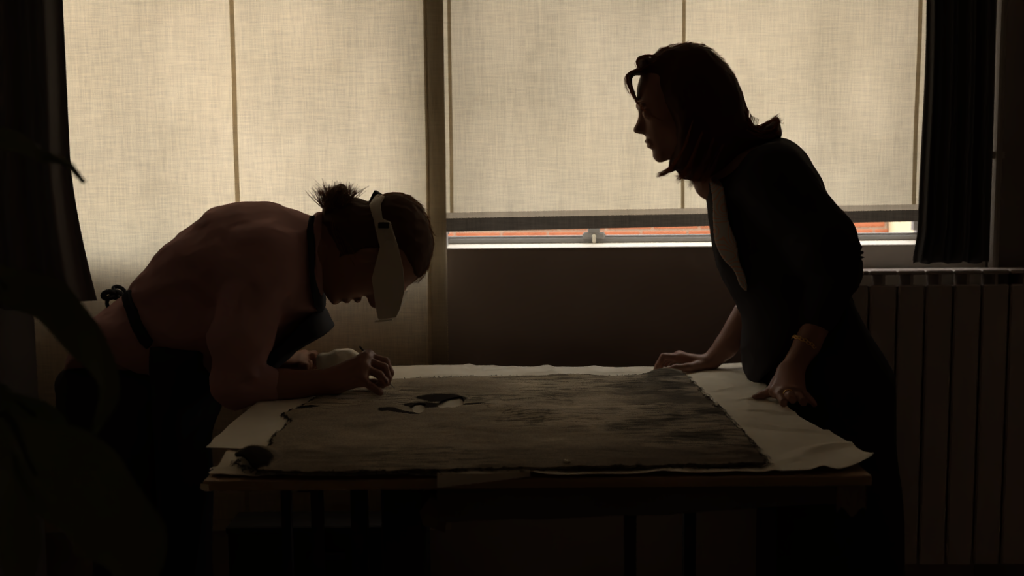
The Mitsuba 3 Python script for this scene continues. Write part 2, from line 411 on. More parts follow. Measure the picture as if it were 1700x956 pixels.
# ------------------------------------------------------------------ window fabrics
def cloth(x0, x1, z0, z1, Y, fold, nx=160, nz=90, seed=0, thick=None, bottom=None):
    def fn(u, v):
        x = x0 + (x1 - x0) * u; zb = z0 if bottom is None else bottom(u)
        z = zb + (z1 - zb) * v
        return np.stack([x, Y + fold(x, z), z], -1)
    return sheet(fn, nx, nz, thick)
CY = 3.05
cx1 = P(740, 300, CY)[0]; cxs = P(390, 200, CY)[0]; cxh = P(708, 200, CY)[0]
def lfold(x, z):
    p = np.stack([x * 3.0, z * .9, 0 * x], -1); q = np.stack([x * 9, z * 5, 0 * x + 4], -1)
    return .022 * (meshkit.fbm(p, 2, 3) - .5) * np.clip((OX1 - x) * 2, 0, 1) + .010 * (meshkit.fbm(q, 3, 8) - .5)
def slant(x, z): return x + .012 * (1.25 - z)             # seams lean a little
t = thing('linen_curtain', 'long beige linen curtain hanging over the left window behind the bending person', 'curtain')
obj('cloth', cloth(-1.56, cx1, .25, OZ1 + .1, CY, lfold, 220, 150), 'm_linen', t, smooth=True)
def seam_strip(xc, w, z0, z1, Y, off, nz=60, fold=lfold, jag=0.0):
    def fn(u, v):
        z = z0 + (z1 - z0) * v
        x = xc + w * (u - .5) + .006 * (meshkit.fbm(np.stack([z * 3, 0 * z, 0 * z + xc], -1), 2, 5) - .5)
        return np.stack([x, Y - off + fold(x, z), z], -1)
    return sheet(fn, 5, nz)
obj('seam', seam_strip(cxs, .013, .25, OZ1 + .1, CY, .0025), 'm_seam', t, smooth=True, label='stitched vertical seam')
obj('hem', seam_strip((cxh + cx1) / 2, cx1 - cxh, .25, OZ1 + .1, CY, .004), 'm_hem', t, smooth=True, label='folded dark edge of the curtain')
obj('hem_stitching', seam_strip(cxh + .001, .010, .25, OZ1 + .1, CY, .0065), 'm_seam', t, smooth=True)
obj('curtain_rod', tube([[-1.6, CY, OZ1 + .1], [cx1 + .05, CY, OZ1 + .1]], .012), 'm_steel', t)
for xx in (-1.55, cx1 - .05): obj('rod_bracket', box(xx - .01, xx + .01, CY, YW, OZ1 + .09, OZ1 + .11), 'm_steel', t)

BLY = 3.085
bxa, bxb = P(741, 300, BLY)[0] - .02, OX1 + .025
zl, zr = P(745, 353, BLY)[2], P(1530, 338, BLY)[2]
zbl, zbr = P(745, 385, BLY)[2], P(1530, 366, BLY)[2]
def bl(a, b): return lambda x: a + (b - a) * (x - bxa) / (bxb - bxa)
zcl, zhem, zbot = bl(zl, zr), bl(zl - .016, zr - .016), bl(zbl, zbr)
def bfold(x, z):
    q = np.stack([x * 5, z * 3, 0 * x + 2], -1)
    return .007 * (meshkit.fbm(q, 3, 18) - .5)
t = thing('roller_blind', 'beige linen roller blind drawn down over the right window behind the person in black jacket', 'blind')
def strip(za, zb, Y, mat, name, off, lab=None, x0=bxa, x1=bxb, n=120):
    def fn(u, v):
        x = x0 + (x1 - x0) * u; z = za(x) + (zb(x) - za(x)) * v
        return np.stack([x, Y - off + bfold(x, z), z], -1)
    obj(name, sheet(fn, n, 40), mat, t, smooth=True, label=lab)
strip(zcl, lambda x: OZ1 + .1 + 0 * x, BLY, 'm_blind', 'cloth', 0)
strip(zhem, zcl, BLY, 'm_hem', 'hem', .001, 'brown hem along the lower edge of the blind')
strip(zbot, zhem, BLY, 'm_band', 'bottom_band', .001, 'dark translucent band under the hem')
for (px, w, nm) in ((748, .010, 'seam'), (1134, .010, 'seam'), (1521, .012, 'seam')):
    xs = P(px, 200, BLY)[0]
    obj(nm, seam_strip(xs, w, zcl(xs), OZ1 + .1, BLY, .0025, fold=bfold), 'm_seam', t, smooth=True, label='stitched vertical seam')
obj('roller_tube', tube([[bxa - .01, BLY + .02, OZ1 + .12], [bxb + .01, BLY + .02, OZ1 + .12]], .022, 12), 'm_pipe', t)
for xx in (bxa, bxb): obj('roller_bracket', box(xx - .008, xx + .008, BLY, YW, OZ1 + .10, OZ1 + .14), 'm_steel', t)

def drape(name, label, x0, x1, Y, z0f, mat, folds, seed, edge=None, ztop=2.45):
    t = thing(name, label, 'curtain')
    r = np.random.default_rng(seed); ph = r.uniform(0, 6.28, 6)
    def fn(u, v):
        zb = z0f(u); z = zb + (ztop - zb) * v
        wob = u + .02 * np.sin(3 * z + ph[0]) + .03 * (meshkit.noise(np.stack([u * 3, z * 1.2, 0 * u], -1), seed) - .5)
        amp = .028 + .012 * np.sin(ph[1] + 2.2 * u)
        y = Y + amp * np.sin(2 * np.pi * folds * wob + ph[2]) + .010 * np.sin(2 * np.pi * folds * 2.3 * wob + ph[3])
        x = x0 + (x1 - x0) * u + (edge(u, z) if edge else 0)
        return np.stack([x, y, z], -1)
    obj('cloth', sheet(fn, 150, 110), mat, t, smooth=True)
    obj('curtain_rod', tube([[min(x0, x1) - .1, Y, ztop + .012], [max(x0, x1) + .12, Y, ztop + .012]], .012), 'm_steel', t)
    for xx in (min(x0, x1), max(x0, x1) + .08): obj('rod_bracket', box(xx - .01, xx + .01, Y, YW, ztop + .002, ztop + .022), 'm_steel', t)
    return t
DY = 2.90
l0, l1 = -1.66, P(107, 100, DY)[0]
zA, zB = P(30, 521, DY)[2], P(140, 497, DY)[2]
def ledge(u, z):   # the inner edge flares outwards near the bottom
    f = np.clip((1.32 - z) / .40, 0, 1); return u ** 2 * .058 * f ** 1.5
drape('dark_curtain', 'short dark curtain at the left edge of the linen curtain, its hem flaring outwards', l0, l1, DY, lambda u: zA + (zB - zA) * u ** 2 + .004 * np.sin(17 * u), 'm_dark_curtain', 4.2, 4, ledge)
r0, r1 = P(1531, 100, 2.985)[0], P(1642, 300, 2.985)[0]
zC = P(1580, 436, 2.985)[2]
drape('dark_curtain', 'dark curtain with vertical folds at the right edge of the blind, above the radiator', r0, r1, 2.985, lambda u: zC + .004 * np.sin(21 * u), 'm_dark_curtain', 3.4, 11,
      lambda u, z: -.012 * np.clip((1.13 - z) / .1, 0, 1) * (1 - u) * np.sin(np.clip((z - zC) / .1, 0, 1) * 1.6 + 1.4) - .004 * np.sin(7 * z) * (1 - u))
GY = 2.965; gxa, gxb = -1.7, P(58, 640, 2.965)[0]
obj('back_drape', cloth(gxa, gxb, .04, 2.45, GY, lambda x, z: .018 * np.sin(28 * x + .6 * np.sin(2 * z)), 60, 60), 'm_grey_drape', 'dark_curtain', smooth=True, label='separate longer grey drape behind it, reaching below its hem')  # a drape of its own behind the dark curtain, grouped with it

# ------------------------------------------------------------------ radiator and pipe
RY = 2.99
t = thing('radiator', 'long pale column radiator standing under the window right of the person in black jacket', 'radiator')
gx = P(1441, 600, RY)[0]; pitch = P(1487.4, 600, RY)[0] - gx
zt, zo, zp, zb = P(1560, 449, RY)[2], P(1560, 455, RY)[2], P(1560, 473, RY)[2], P(1560, 938, RY)[2]
sec = cat([box(-pitch / 2 + .003, pitch / 2 - .003, RY, RY + .012, zb, zp, .004),          # front plate
           box(-pitch / 2 + .001, pitch / 2 - .001, RY + .004, RY + .09, zo - .002, zt, .003),   # top fin
           box(-.004, .004, RY + .002, RY + .09, zb, zo),                                    # web
           box(-pitch / 2 + .006, pitch / 2 - .006, RY + .05, RY + .085, zb + .01, zp - .01, .004)])
sp = mikit.ply(sec, 'm_radiator', smooth=False)
hdr = [mikit.ply(tube([[-pitch / 2, RY + .055, zz], [pitch / 2, RY + .055, zz]], .018, 10), 'm_radiator', smooth=30) for zz in (zb + .05, zp - .03)]
NS = 10
for i in range(NS):
    k = free(f'{t}__section'); tw = T().translate([gx + pitch * (i - 2.5), 0, 0])
    scene[k] = {**sp, 'to_world': tw}; scene[k + '__header'] = {**hdr[0], 'to_world': tw}; scene[k + '__header_001'] = {**hdr[1], 'to_world': tw}
xr0, xr1 = gx + pitch * (-3), gx + pitch * (NS - 3)
for xx in (xr0 + .1, xr1 - .1): obj('wall_bracket', box(xx - .015, xx + .015, RY + .06, YW - .001, zp - .08, zp - .05), 'm_steel', t)
xp = P(1655, 300, 3.08)[0]
t = thing('wall_pipe', 'thin vertical pipe on the wall right of the dark curtain above the radiator', 'pipe')
obj('tube', tube([[xp, 3.085, zt - .25], [xp, 3.085, 1.8], [xp, 3.085, ZC]], .014, 12), 'm_pipe', t)
for zz in (1.3, 2.2): obj('clip', box(xp - .018, xp + .018, 3.075, YW, zz, zz + .02), 'm_pipe', t)

# ================================================================== the table and what lies on it
TZ = 0.75
A, B = Pz(333, 795, TZ), Pz(1440, 785, TZ)
C_, D_ = Pz(1236, 609, TZ), Pz(528, 611, TZ)
tx0, tx1, ty0, ty1 = (A[0] + D_[0]) / 2 , (B[0] + C_[0]) / 2, (A[1] + B[1]) / 2, 2.86
TT = TZ - .004
t = thing('work_table', 'worn wooden work table on dark steel legs between the two people', 'table')
obj('tabletop', box(tx0, tx1, ty0, ty1, TT - .018, TT, .002), 'm_wood', t)
def at_y(px, py, Y): return P(px, py, Y)
ly = ty0 + .10
zbeam0, zbeam1 = TT - .070, TT - .052
obj('rail', box(at_y(705, 850, ly)[0], tx1 - .12, ly - .015, ly + .015, TT - .075, TT - .050), 'm_steel', t)
obj('rail', box(tx0 + .12, tx1 - .12, ty1 - .13, ty1 - .10, TT - .06, TT - .02), 'm_steel', t)
obj('rail', box(tx0 + .14, tx0 + .17, ly, ty1 - .1, TT - .05, TT - .0185), 'm_steel', t)
obj('rail', box(tx1 - .17, tx1 - .14, ly, ty1 - .1, TT - .05, TT - .0185), 'm_steel', t)
lx = at_y(1046, 900, ly)[0]
obj('leg', box(lx - .010, lx + .010, ly - .01, ly + .01, 0, TT - .075), 'm_steel', t)
xw0, xw1 = at_y(636, 900, ly)[0], at_y(704, 900, ly)[0]
obj('leg', box(xw0, xw1, ly - .02, ly + .02, 0, TT - .018, .003), 'm_black', t)
for px, w in ((476, .012), (527, .0135), (597, .0165)):
    yy = ty1 - .16 - (w - .012) * 120; xx = at_y(px, 840, yy)[0]
    obj('leg', box(xx - w, xx + w, yy - .012, yy + .012, 0, TT - .018), 'm_steel', t)
obj('leg', box(tx1 - .17, tx1 - .14, ly - .015, ly + .015, 0, TT - .0185), 'm_steel', t)
obj('leg', box(tx1 - .17, tx1 - .14, ty1 - .13, ty1 - .10, 0, TT - .0185), 'm_steel', t)
# cloth hanging under the front edge
xa, xb = at_y(724, 800, ty0)[0], at_y(1436, 800, ty0)[0]
def hang(u, v):
    x = xa + (xb - xa) * u
    drop = .062 - .03 * u + .008 * meshkit.fbm(np.stack([u * 6, 0 * u, 0 * u], -1), 2, 4)
    z = TT - .0185 - drop * (1 - v)
    y = ty0 + .012 + .012 * (meshkit.fbm(np.stack([u * 12, v, 0 * u], -1), 2, 9)) * (1 - v)
    return np.stack([x, y, z], -1)
tc = thing('dust_sheet', 'dark grey dust sheet hanging under the front edge of the work table', 'sheet')
obj('cloth', sheet(hang, 90, 12, .002), 'm_cloth_grey', tc, smooth=True)
cx, cy = at_y(1418, 806, ty0)[0], ty0 + .01
def crump(u, v):
    x = cx - .028 + .05 * u; z = TT - .01 - .055 * (1 - v) + .008 * np.sin(9 * u)
    return np.stack([x, cy - .012 + .010 * meshkit.fbm(np.stack([u * 5, v * 5, 0 * u], -1), 3, 2), z], -1)
obj('loose_corner', sheet(crump, 20, 20, .0015), 'm_card', tc, smooth=True)

CANVAS = None
def relief_sheet(name, label, cat_, outline, z, mat, amp, scale, seed, h=.006, thick=.0012, curl=None, group=None):
    """A thin sheet of given outline (x, y) lying at height z, with crumples."""
    pg = Polygon(outline)
    x0, y0, x1, y1 = pg.bounds
    m = grid_sheet(pg, h)
    p = np.array(m.vertices); x, y = p[:, 0], p[:, 1]
    b = meshkit.fbm(np.stack([x * scale, y * scale, 0 * x], -1), 4, seed)
    r = np.abs(2 * meshkit.noise(np.stack([x * scale * .8, y * scale * .8, 0 * x + 5], -1), seed + 3) - 1)
    r2 = np.abs(2 * meshkit.noise(np.stack([x * scale * .9 + y * 3, y * scale * 1.3 - x * 4, 0 * x + 9], -1), seed + 8) - 1)
    p[:, 2] = z + amp * (b * .7 + np.clip(1 - r * 5, 0, 1) * .3 + np.clip(1 - r2 * 7, 0, 1) * .25)
    if CANVAS is not None and seed == 3: p[:, 2] = z + (p[:, 2] - z) * (.30 + .90 * np.clip(shapely.distance(CANVAS, shapely.points(x, y)) / .05, 0, 1))
    if CANVAS is not None and seed == 3:
        for hx, hy in ((693, 678), (740, 670), (757, 667)):
            c = Pz(hx, hy, TZ); g_ = np.exp(-(((x - c[0]) / .028) ** 2 + ((y - c[1] - .012) / .035) ** 2)); p[:, 2] = np.maximum(p[:, 2], TZ + .0072 * g_)
    if curl is not None: p = curl(p)
    return solid(m, p, thick)
def grid_sheet(pg, h):
    """Triangulated flat polygon on a regular lattice, its border vertices snapped to the outline."""
    x0, y0, x1, y1 = pg.bounds
    xs, ys = np.arange(x0 - h, x1 + 2 * h, h), np.arange(y0 - h, y1 + 2 * h, h)
    X, Y = np.meshgrid(xs, ys, indexing='ij'); pts = shapely.points(X.ravel(), Y.ravel())
    ins = shapely.contains(pg, pts).reshape(X.shape)
    nx, ny = X.shape
    q = ins[:-1, :-1].astype(int) + ins[1:, :-1] + ins[1:, 1:] + ins[:-1, 1:]
    I = np.argwhere(q >= 2)
    idf = lambda i, j: i * ny + j
    a, b, c, d = idf(I[:, 0], I[:, 1]), idf(I[:, 0] + 1, I[:, 1]), idf(I[:, 0] + 1, I[:, 1] + 1), idf(I[:, 0], I[:, 1] + 1)
    f = np.vstack([np.stack([a, b, c], 1), np.stack([a, c, d], 1)])
    v = np.stack([X.ravel(), Y.ravel(), 0 * X.ravel()], 1)
    out = ~ins.ravel()
    used = np.unique(f); mv = used[out[used]]
    bd = pg.boundary
    for k in mv:
        q = bd.interpolate(bd.project(Point(v[k, 0], v[k, 1]))); v[k, 0], v[k, 1] = q.x, q.y
    remap = -np.ones(len(v), int); remap[used] = np.arange(len(used))
    m = trimesh.Trimesh(v[used], remap[f], process=False)
    return m
def solid(m, p, thick):
    f = np.asarray(m.faces); k = len(p)
    e = np.sort(np.vstack([f[:, [0, 1]], f[:, [1, 2]], f[:, [2, 0]]]), 1)
    raw = np.vstack([f[:, [0, 1]], f[:, [1, 2]], f[:, [2, 0]]])
    _, inv, cnt = np.unique(e, axis=0, return_inverse=True, return_counts=True)
    b = raw[cnt[inv.ravel()] == 1]
    side = np.vstack([np.stack([b[:, 1], b[:, 0], b[:, 0] + k], 1), np.stack([b[:, 1], b[:, 0] + k, b[:, 1] + k], 1)])
    th = np.broadcast_to(np.asarray(thick, float), (k,))
    lo = p - np.stack([0 * th, 0 * th, th], 1)
    return trimesh.Trimesh(np.vstack([p, lo]), np.vstack([f, f[:, ::-1] + k, side]), process=False)
def top_pts(pts, z=TZ): return [tuple(Pz(x, y, z)[:2]) for x, y in pts]

# white paper under the painting
def ragged(pts, n, amp, seed):
    p = np.array(pts); out = []; r = np.random.default_rng(seed)
    for i in range(len(p)):
        a, b = p[i], p[(i + 1) % len(p)]; L = np.linalg.norm(b - a); m = max(1, int(L / n))
        nrm = np.array([b[1] - a[1], a[0] - b[0]]) / (L + 1e-9)
        for k in range(m):
            q = a + (b - a) * (k + (.35 * r.uniform(-1, 1) if k else 0)) / m
            out.append(q + nrm * amp * r.uniform(-1, 1) * (1 if k else .3))
    return out
canvas_px = [(392, 774), (430, 784), (500, 787), (620, 786), (720, 783), (860, 780), (1000, 778), (1140, 775), (1272, 772), (1245, 735), (1215, 705), (1193, 680), (1170, 660), (1150, 640), (1131, 621),
             (1100, 620), (1060, 626), (1000, 627), (960, 625), (900, 630), (850, 627), (780, 627), (700, 630), (640, 632), (570, 640), (535, 656), (505, 676), (472, 690), (484, 700), (476, 712), (457, 726), (449, 745), (428, 752), (402, 752)]
CANVAS = Polygon(top_pts(canvas_px)).buffer(0)
main = top_pts([(432, 791), (900, 791), (1240, 786), (1395, 783), (1452, 771), (1412, 742), (1362, 714), (1320, 688), (1280, 652), (1239, 609.5), (1090, 611.5), (900, 611), (700, 610), (560, 612), (545, 640), (500, 690), (470, 730)])
def curl_main(p):
    c = Pz(1456, 770, TZ)[:2]; d = np.linalg.norm(p[:, :2] - c, axis=1)
    lift = np.clip(1 - d / .09, 0, 1); p[:, 2] += .016 * lift ** 2
    return p
t = thing('paper_sheet', 'large creased white paper sheet under the old painting, right corner curling over the table edge', 'paper')
obj('sheet', relief_sheet('', '', '', ragged(main, .04, .0012, 5), TZ, 'm_paper', .012, 8, 3, .0055, .001, curl_main), 'm_paper', t, smooth=35)
left = top_pts([(341, 742), (460, 747), (520, 720), (560, 690), (600, 640), (480, 640), (430, 665), (384, 702), (350, 735)], TZ + .008)
def curl_left(p):
    c = np.array(Pz(338, 736, TZ)[:2]); d = np.linalg.norm(p[:, :2] - c, axis=1)
    p[:, 2] += .010 * np.clip(1 - d / .05, 0, 1) ** 2
    return p
t = thing('paper_sheet', 'white paper sheet under the elbow of the person in pink, overhanging the left table edge', 'paper')
obj('sheet', relief_sheet('', '', '', left, TZ + .007, 'm_paper', .002, 6, 13, .006, .001, curl_left), 'm_paper', t, smooth=35)
scrap = top_pts([(377, 748), (368, 768), (346, 787), (372, 790), (440, 791), (455, 770), (440, 750), (410, 748)])
t = thing('paper_sheet', 'small crumpled white paper under the curled corner of the painting', 'paper')
obj('sheet', relief_sheet('', '', '', ragged(scrap, .02, .002, 9), TZ + .0005, 'm_paper', .006, 22, 33, .004, .001), 'm_paper', t, smooth=35)
t = thing('paper_strip', 'narrow white paper strip folded over the middle of the front table edge', 'paper')
s0, s1 = Pz(726, 790, TZ), Pz(880, 786, TZ)
def strip_fn(u, v):
    x = s0[0] + (s1[0] - s0[0]) * u; q = v * .055
    y = np.where(q < .03, ty0 - .0035 + .03 - q, ty0 - .0035); z = np.where(q < .03, TZ + .0065, TZ + .0065 - (q - .03) * (1 - .75 * u))
    return np.stack([x, y + .0008 * np.sin(9 * u), z], -1)
obj('strip', sheet(strip_fn, 30, 24, .0008), 'm_paper', t, smooth=False)
for i, (px, py, s, lab) in enumerate(((336, 776, .014, 'torn white paper scrap on the left table corner beside the apron'), (318, 806, .010, 'tiny torn paper scrap stuck to the front left corner of the table'))):
    r = np.random.default_rng(40 + i); a = np.sort(r.uniform(0, 6.28, 9))
    c = Pz(px, py, TZ) if i == 0 else P(px, py, ty0 - .002)
    rr = s * r.uniform(.6, 1.2, 9)
    t = thing('paper_scrap', lab, 'paper')
    if i == 0:
        c[0] = max(c[0], tx0 + .006)
        pg = Polygon([(c[0] + rr[k] * math.cos(a[k]), c[1] + 1.6 * rr[k] * math.sin(a[k])) for k in range(9)])
        obj('scrap', relief_sheet('', '', '', list(pg.exterior.coords)[:-1], TZ - .003, 'm_paper', .008, 60, 50, .002, .0006), 'm_paper', t, smooth=35)
    else:
        pg = Polygon([(rr[k] * math.cos(a[k]), .7 * rr[k] * math.sin(a[k])) for k in range(9)])
        m = trimesh.creation.extrude_polygon(pg, .001, engine='earcut'); m.apply_transform(trimesh.transformations.rotation_matrix(math.pi / 2, [1, 0, 0]))
        m.apply_translation([tx0 + .004, ty0 - .0005, TT - .010]); obj('scrap', m, 'm_paper', t, smooth=False)

# the old painting
PZ = TZ + .0075
edge = ragged(top_pts(canvas_px, PZ), .012, .0045, 12)
cpoly = Polygon(edge).buffer(0)
hole1 = Polygon(ragged(top_pts([(680, 677), (692, 671), (706, 672), (706, 682), (697, 688), (686, 686)], PZ), .012, .003, 2)).buffer(0)
hole2 = Polygon(ragged(top_pts([(722, 672), (745, 664), (768, 660), (770, 674), (752, 679), (742, 677), (733, 683)], PZ), .012, .003, 3)).buffer(0)
cpoly = cpoly.difference(hole1).difference(hole2)
cm = grid_sheet(cpoly, .0045)
p = np.array(cm.vertices); x, y = p[:, 0], p[:, 1]
def ctr(px, py): return np.array(Pz(px, py, PZ)[:2])
def bump(px, py, rx, ry, a=0):
    c = ctr(px, py); dx, dy = x - c[0], y - c[1]; ca, sa = math.cos(a), math.sin(a)
    return np.exp(-(((dx * ca + dy * sa) / rx) ** 2 + ((-dx * sa + dy * ca) / ry) ** 2))
b1 = meshkit.fbm(np.stack([x * 7, y * 10, 0 * x], -1), 4, 61)
b2 = meshkit.fbm(np.stack([x * 14, y * 50, 0 * x], -1), 3, 62)
z = PZ + .003 + .006 * b1 + .004 * (b2 - .3)
z += .007 * bump(720, 648, .12, .03, .1) + .006 * bump(660, 690, .05, .03) - .008 * bump(725, 674, .09, .03, .1)
z = np.maximum(z, PZ + .002)
hd_ = np.minimum(shapely.distance(hole1, shapely.points(x, y)), shapely.distance(hole2, shapely.points(x, y))); near_ = np.clip(1 - hd_ / .05, 0, 1)
z = z * (1 - near_) + (PZ + .0030) * near_
z += .010 * bump(920, 630, .10, .03) + .012 * bump(1100, 622, .06, .04)
z += .006 * bump(870, 690, .03, .16, .7) + .005 * bump(930, 690, .10, .05)
dist = shapely.distance(cpoly.exterior, shapely.points(x, y))
z = np.where(dist < .02, z - (z - PZ - .002) * .35 * (1 - dist / .02), z)
# rolled corner at the near left
cc = ctr(418, 768); dd = np.linalg.norm((np.stack([x, y], 1) - cc) / [.05, .075], axis=1)
z += .022 * np.clip(1 - dd ** 2, 0, 1)
p[:, 2] = z
zb_ = np.maximum(z - .0045 * (1 - near_) - .0022 * near_, TZ + .0055)
t = thing('old_painting', 'old dark brown canvas painting with torn hole and ragged edges, flat on the white paper', 'painting')
def paint_tex(pp, n, uv):
    xx, yy = pp.x, pp.y
    base = mikit.fbm(xx * 4 + 1.7, yy * 5, 3.0, octaves=5)
    streak = mikit.fbm(xx * 24, yy * 190, 8.0, octaves=4)
    mid = mikit.fbm(xx * 16, yy * 26, 1.0, octaves=5)
    swirl = mikit.fbm(xx * 5 + 1.3 * base, yy * 9 + 1.1 * mid, 21.0, octaves=4)
    ridge = dr.abs(swirl - .5)
    fine = mikit.noise(xx * 420, yy * 420, 2.0)
    c = mikit.mix(mi.Color3f(.275, .232, .178), mi.Color3f(.47, .41, .315), mikit.smoothstep(.30, .70, base))
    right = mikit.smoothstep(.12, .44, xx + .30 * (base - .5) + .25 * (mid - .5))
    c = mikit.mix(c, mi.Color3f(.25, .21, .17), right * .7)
    ga = dr.exp(-(dr.square((xx - .04) / .24) + dr.square((yy - 2.30) / .19)))
    c = mikit.mix(c, mi.Color3f(.62, .54, .43), ga * mikit.smoothstep(.40, .75, swirl) * .9)
    c = c * (1 - .55 * ga * mikit.smoothstep(.030, .0, ridge))
    c = c * (1 - .60 * mikit.smoothstep(.46, .66, streak) * mikit.smoothstep(.40, .62, base))
    c = c * (1 - .7 * right * mikit.smoothstep(.46, .62, mikit.fbm(xx * 11, yy * 22, 63.0, octaves=5)))
    c = c * (.70 + .60 * mid)
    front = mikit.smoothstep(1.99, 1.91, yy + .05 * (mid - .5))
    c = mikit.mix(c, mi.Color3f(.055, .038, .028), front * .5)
    def sp(cx_, cy_, rx, ry):
        q = dr.square((xx - cx_) / rx) + dr.square((yy - cy_) / ry) + 1.6 * (mikit.fbm(xx * 30, yy * 30, 5.0) - .5)
        return mikit.smoothstep(1.15, .75, q)
    for (cx_, cy_, rx, ry) in DARK_PATCHES: c = mikit.mix(c, mi.Color3f(.022, .017, .014), sp(cx_, cy_, rx, ry))
    return c * (0.82 + .36 * fine)
DARK_PATCHES = []  # shade in the tear and by its flap painted in; corner, left spot darkened
for (px, py, rx, ry) in ((738, 656, .060, .045), (700, 667, .050, .030), (648, 678, .026, .035), (672, 681, .045, .018), (780, 666, .03, .012), (418, 766, .032, .05), (500, 672, .05, .02)):
    q = Pz(px, py, PZ + .01); DARK_PATCHES.append((float(q[0]), float(q[1]), rx, ry))
principled('m_painting', mikit.proc(paint_tex), 0.95, 0.04)
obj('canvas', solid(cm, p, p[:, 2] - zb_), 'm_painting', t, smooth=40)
# frayed threads along the edge, a stuff part
principled('m_fray', (0.045, 0.03, 0.022), 0.9, 0.1)
thr = []; ext = cpoly.exterior; L = ext.length; r = np.random.default_rng(3)
for _ in range(900):
    s = r.uniform(0, L); q = np.array(ext.interpolate(s).coords[0]); q2 = np.array(ext.interpolate((s + .002) % L).coords[0])
    tg = (q2 - q) / (np.linalg.norm(q2 - q) + 1e-9); nr = np.array([tg[1], -tg[0]])
    if cpoly.contains(Point(*(q + nr * .003))): nr = -nr
    ln = r.uniform(.003, .011) * (1.6 if q[0] > .25 and r.random() < .5 else 1); z0 = TZ + .009 + r.uniform(0, .003)
    c1 = q + nr * ln * .5 + tg * r.uniform(-.005, .005); c2 = q + nr * ln + tg * r.uniform(-.012, .012)
    thr.append(tube([[*(q - nr * .004), z0], [*c1, z0 + r.uniform(0, .004)], [*c2, TZ + r.uniform(.004, .010)]], [.0007, .0006, .0004], 3, False))
labels[obj('frayed_threads', cat(thr), 'm_fray', t, smooth=False)] = {'kind': 'stuff'}
q = Pz(941, 772, TZ + .013)
t = thing('paper_scrap', 'tiny white crumb lying on the front edge of the painting', 'paper')
obj('scrap', disp(trimesh.creation.icosphere(2, .004).apply_transform(np.diag([1.6, 1, .7, 1])).apply_translation([q[0], q[1] + .012, TZ + .0165]), .001, 300), 'm_paper', t)

# ------------------------------------------------------------------ under the table
t = thing('black_crate', 'large black box on the floor under the left side of the table', 'box')
ky = 2.84; kx0, kx1 = P(378, 900, ky)[0], P(708, 900, ky)[0]; kz = P(520, 873, ky)[2]
obj('body', box(kx0, kx1, ky, ky + .13, 0, kz - .012, .006), 'm_black', t)
obj('lid', box(kx0 - .004, kx1 + .004, ky - .004, ky + .134, kz - .02, kz, .004), 'm_black', t)
obj('handle', box((kx0 + kx1) / 2 - .05, (kx0 + kx1) / 2 + .05, ky - .018, ky - .002, kz - .09, kz - .07, .004), 'm_steel', t)
t = thing('brown_cardboard', 'folded brown cardboard piece hanging under the table beside the wide black leg', 'cardboard')
pts = [P(x, y, ly - .03)[[0, 2]] for x, y in ((714, 826), (724, 830), (748, 858), (742, 862), (738, 884), (702, 872), (696, 850))]
m = trimesh.creation.extrude_polygon(Polygon(pts), .006, engine='earcut')
m.apply_transform(np.array([[1, 0, 0, 0], [0, 0, -1, ly - .022], [0, 1, 0, 0], [0, 0, 0, 1.0]])); obj('board', m, 'm_card', t, smooth=False)

# ================================================================== people
def hand(fld, wrist, palm, fingers, thumb, rw=.024, rp=.013, rf=.0085):
    """Palm spread from the wrist to the knuckles, five separate bent fingers."""
    for i, m in enumerate(palm):
        w = wrist + (m - wrist) * .06 + (palm[i] - np.mean(palm, 0)) * .45
        fld.cone(w, rw * .62, m, rp, .014)
    for i in range(len(palm) - 1): fld.cone(palm[i], rp * .95, palm[i + 1], rp * .95, .010)
    for f, s in zip(fingers, (1.0, 1.04, 1.0, .88)):
        rr = np.array([1.12, 1.04, .95, .80])[:len(f)] * rf * s
        fld.chain(f, rr, .0035)
    rr = np.array([1.7, 1.25, 1.08, .85])[:len(thumb)] * rf
    fld.chain(thumb, rr, .006)

# ---------------------------------------------------------------- person bending over the painting (left)
Y1 = 2.66
def q(px, py, dy=0.0): return P(px, py, Y1 + dy)
def poly1(pts, s=True): return px_poly(pts, Y1, s)
def ct(px, py, W, R, Y=Y1): c = P(px, py, Y); return (c[0], c[2], W, R)
p1 = thing('person', 'person in pink shirt and dark apron bending over the painting, hair tied up', 'person')
# head
hd = Field(q(500, 540) - [0, .14, 0], q(735, 290) + [0, .14, 0], .0028)
head1 = [(528, 372), (560, 348), (620, 338), (680, 343), (708, 372), (713, 415), (704, 450), (690, 466), (677, 475), (665, 484), (650, 488), (632, 489), (612, 490), (594, 494), (578, 498), (568, 500), (556, 506), (547, 499), (538, 484), (533, 468), (524, 430)]
hd.inflate(poly1(head1), Y1, .07, .075, .0, [ct(650, 390, .079, .085), ct(690, 420, .074, .08), ct(600, 420, .072, .08), ct(600, 485, .048, .05), ct(650, 475, .062, .055), ct(560, 490, .030, .035), ct(540, 400, .058, .07)])
hd.inflate(poly1([(650, 478), (657, 487), (640, 500), (626, 511), (617, 509), (611, 499), (612, 486), (630, 476)]), Y1, .0155, .012, .012)
for py, px, w in ((500, 576, .022), (499, 594, .021)): hd.ell(q(px, py - 2), (.009, w, .008), .006)
for s in (-1, 1):
    e = q(650, 480, s * .032); hd.ell(e + np.array([0, 0, -.006]), (.020, .017, .012), .010, cut=True)
    hd.ell(e + np.array([0, 0, .006]), (.013, .013, .013), .003)
    hd.ell(q(612, 423, s * .074), (.030, .012, .017), .006)
    hd.cone(q(668, 478, s * .015), .008, q(664, 474, s * .05), .008, .01)
head_m = hd.mesh()
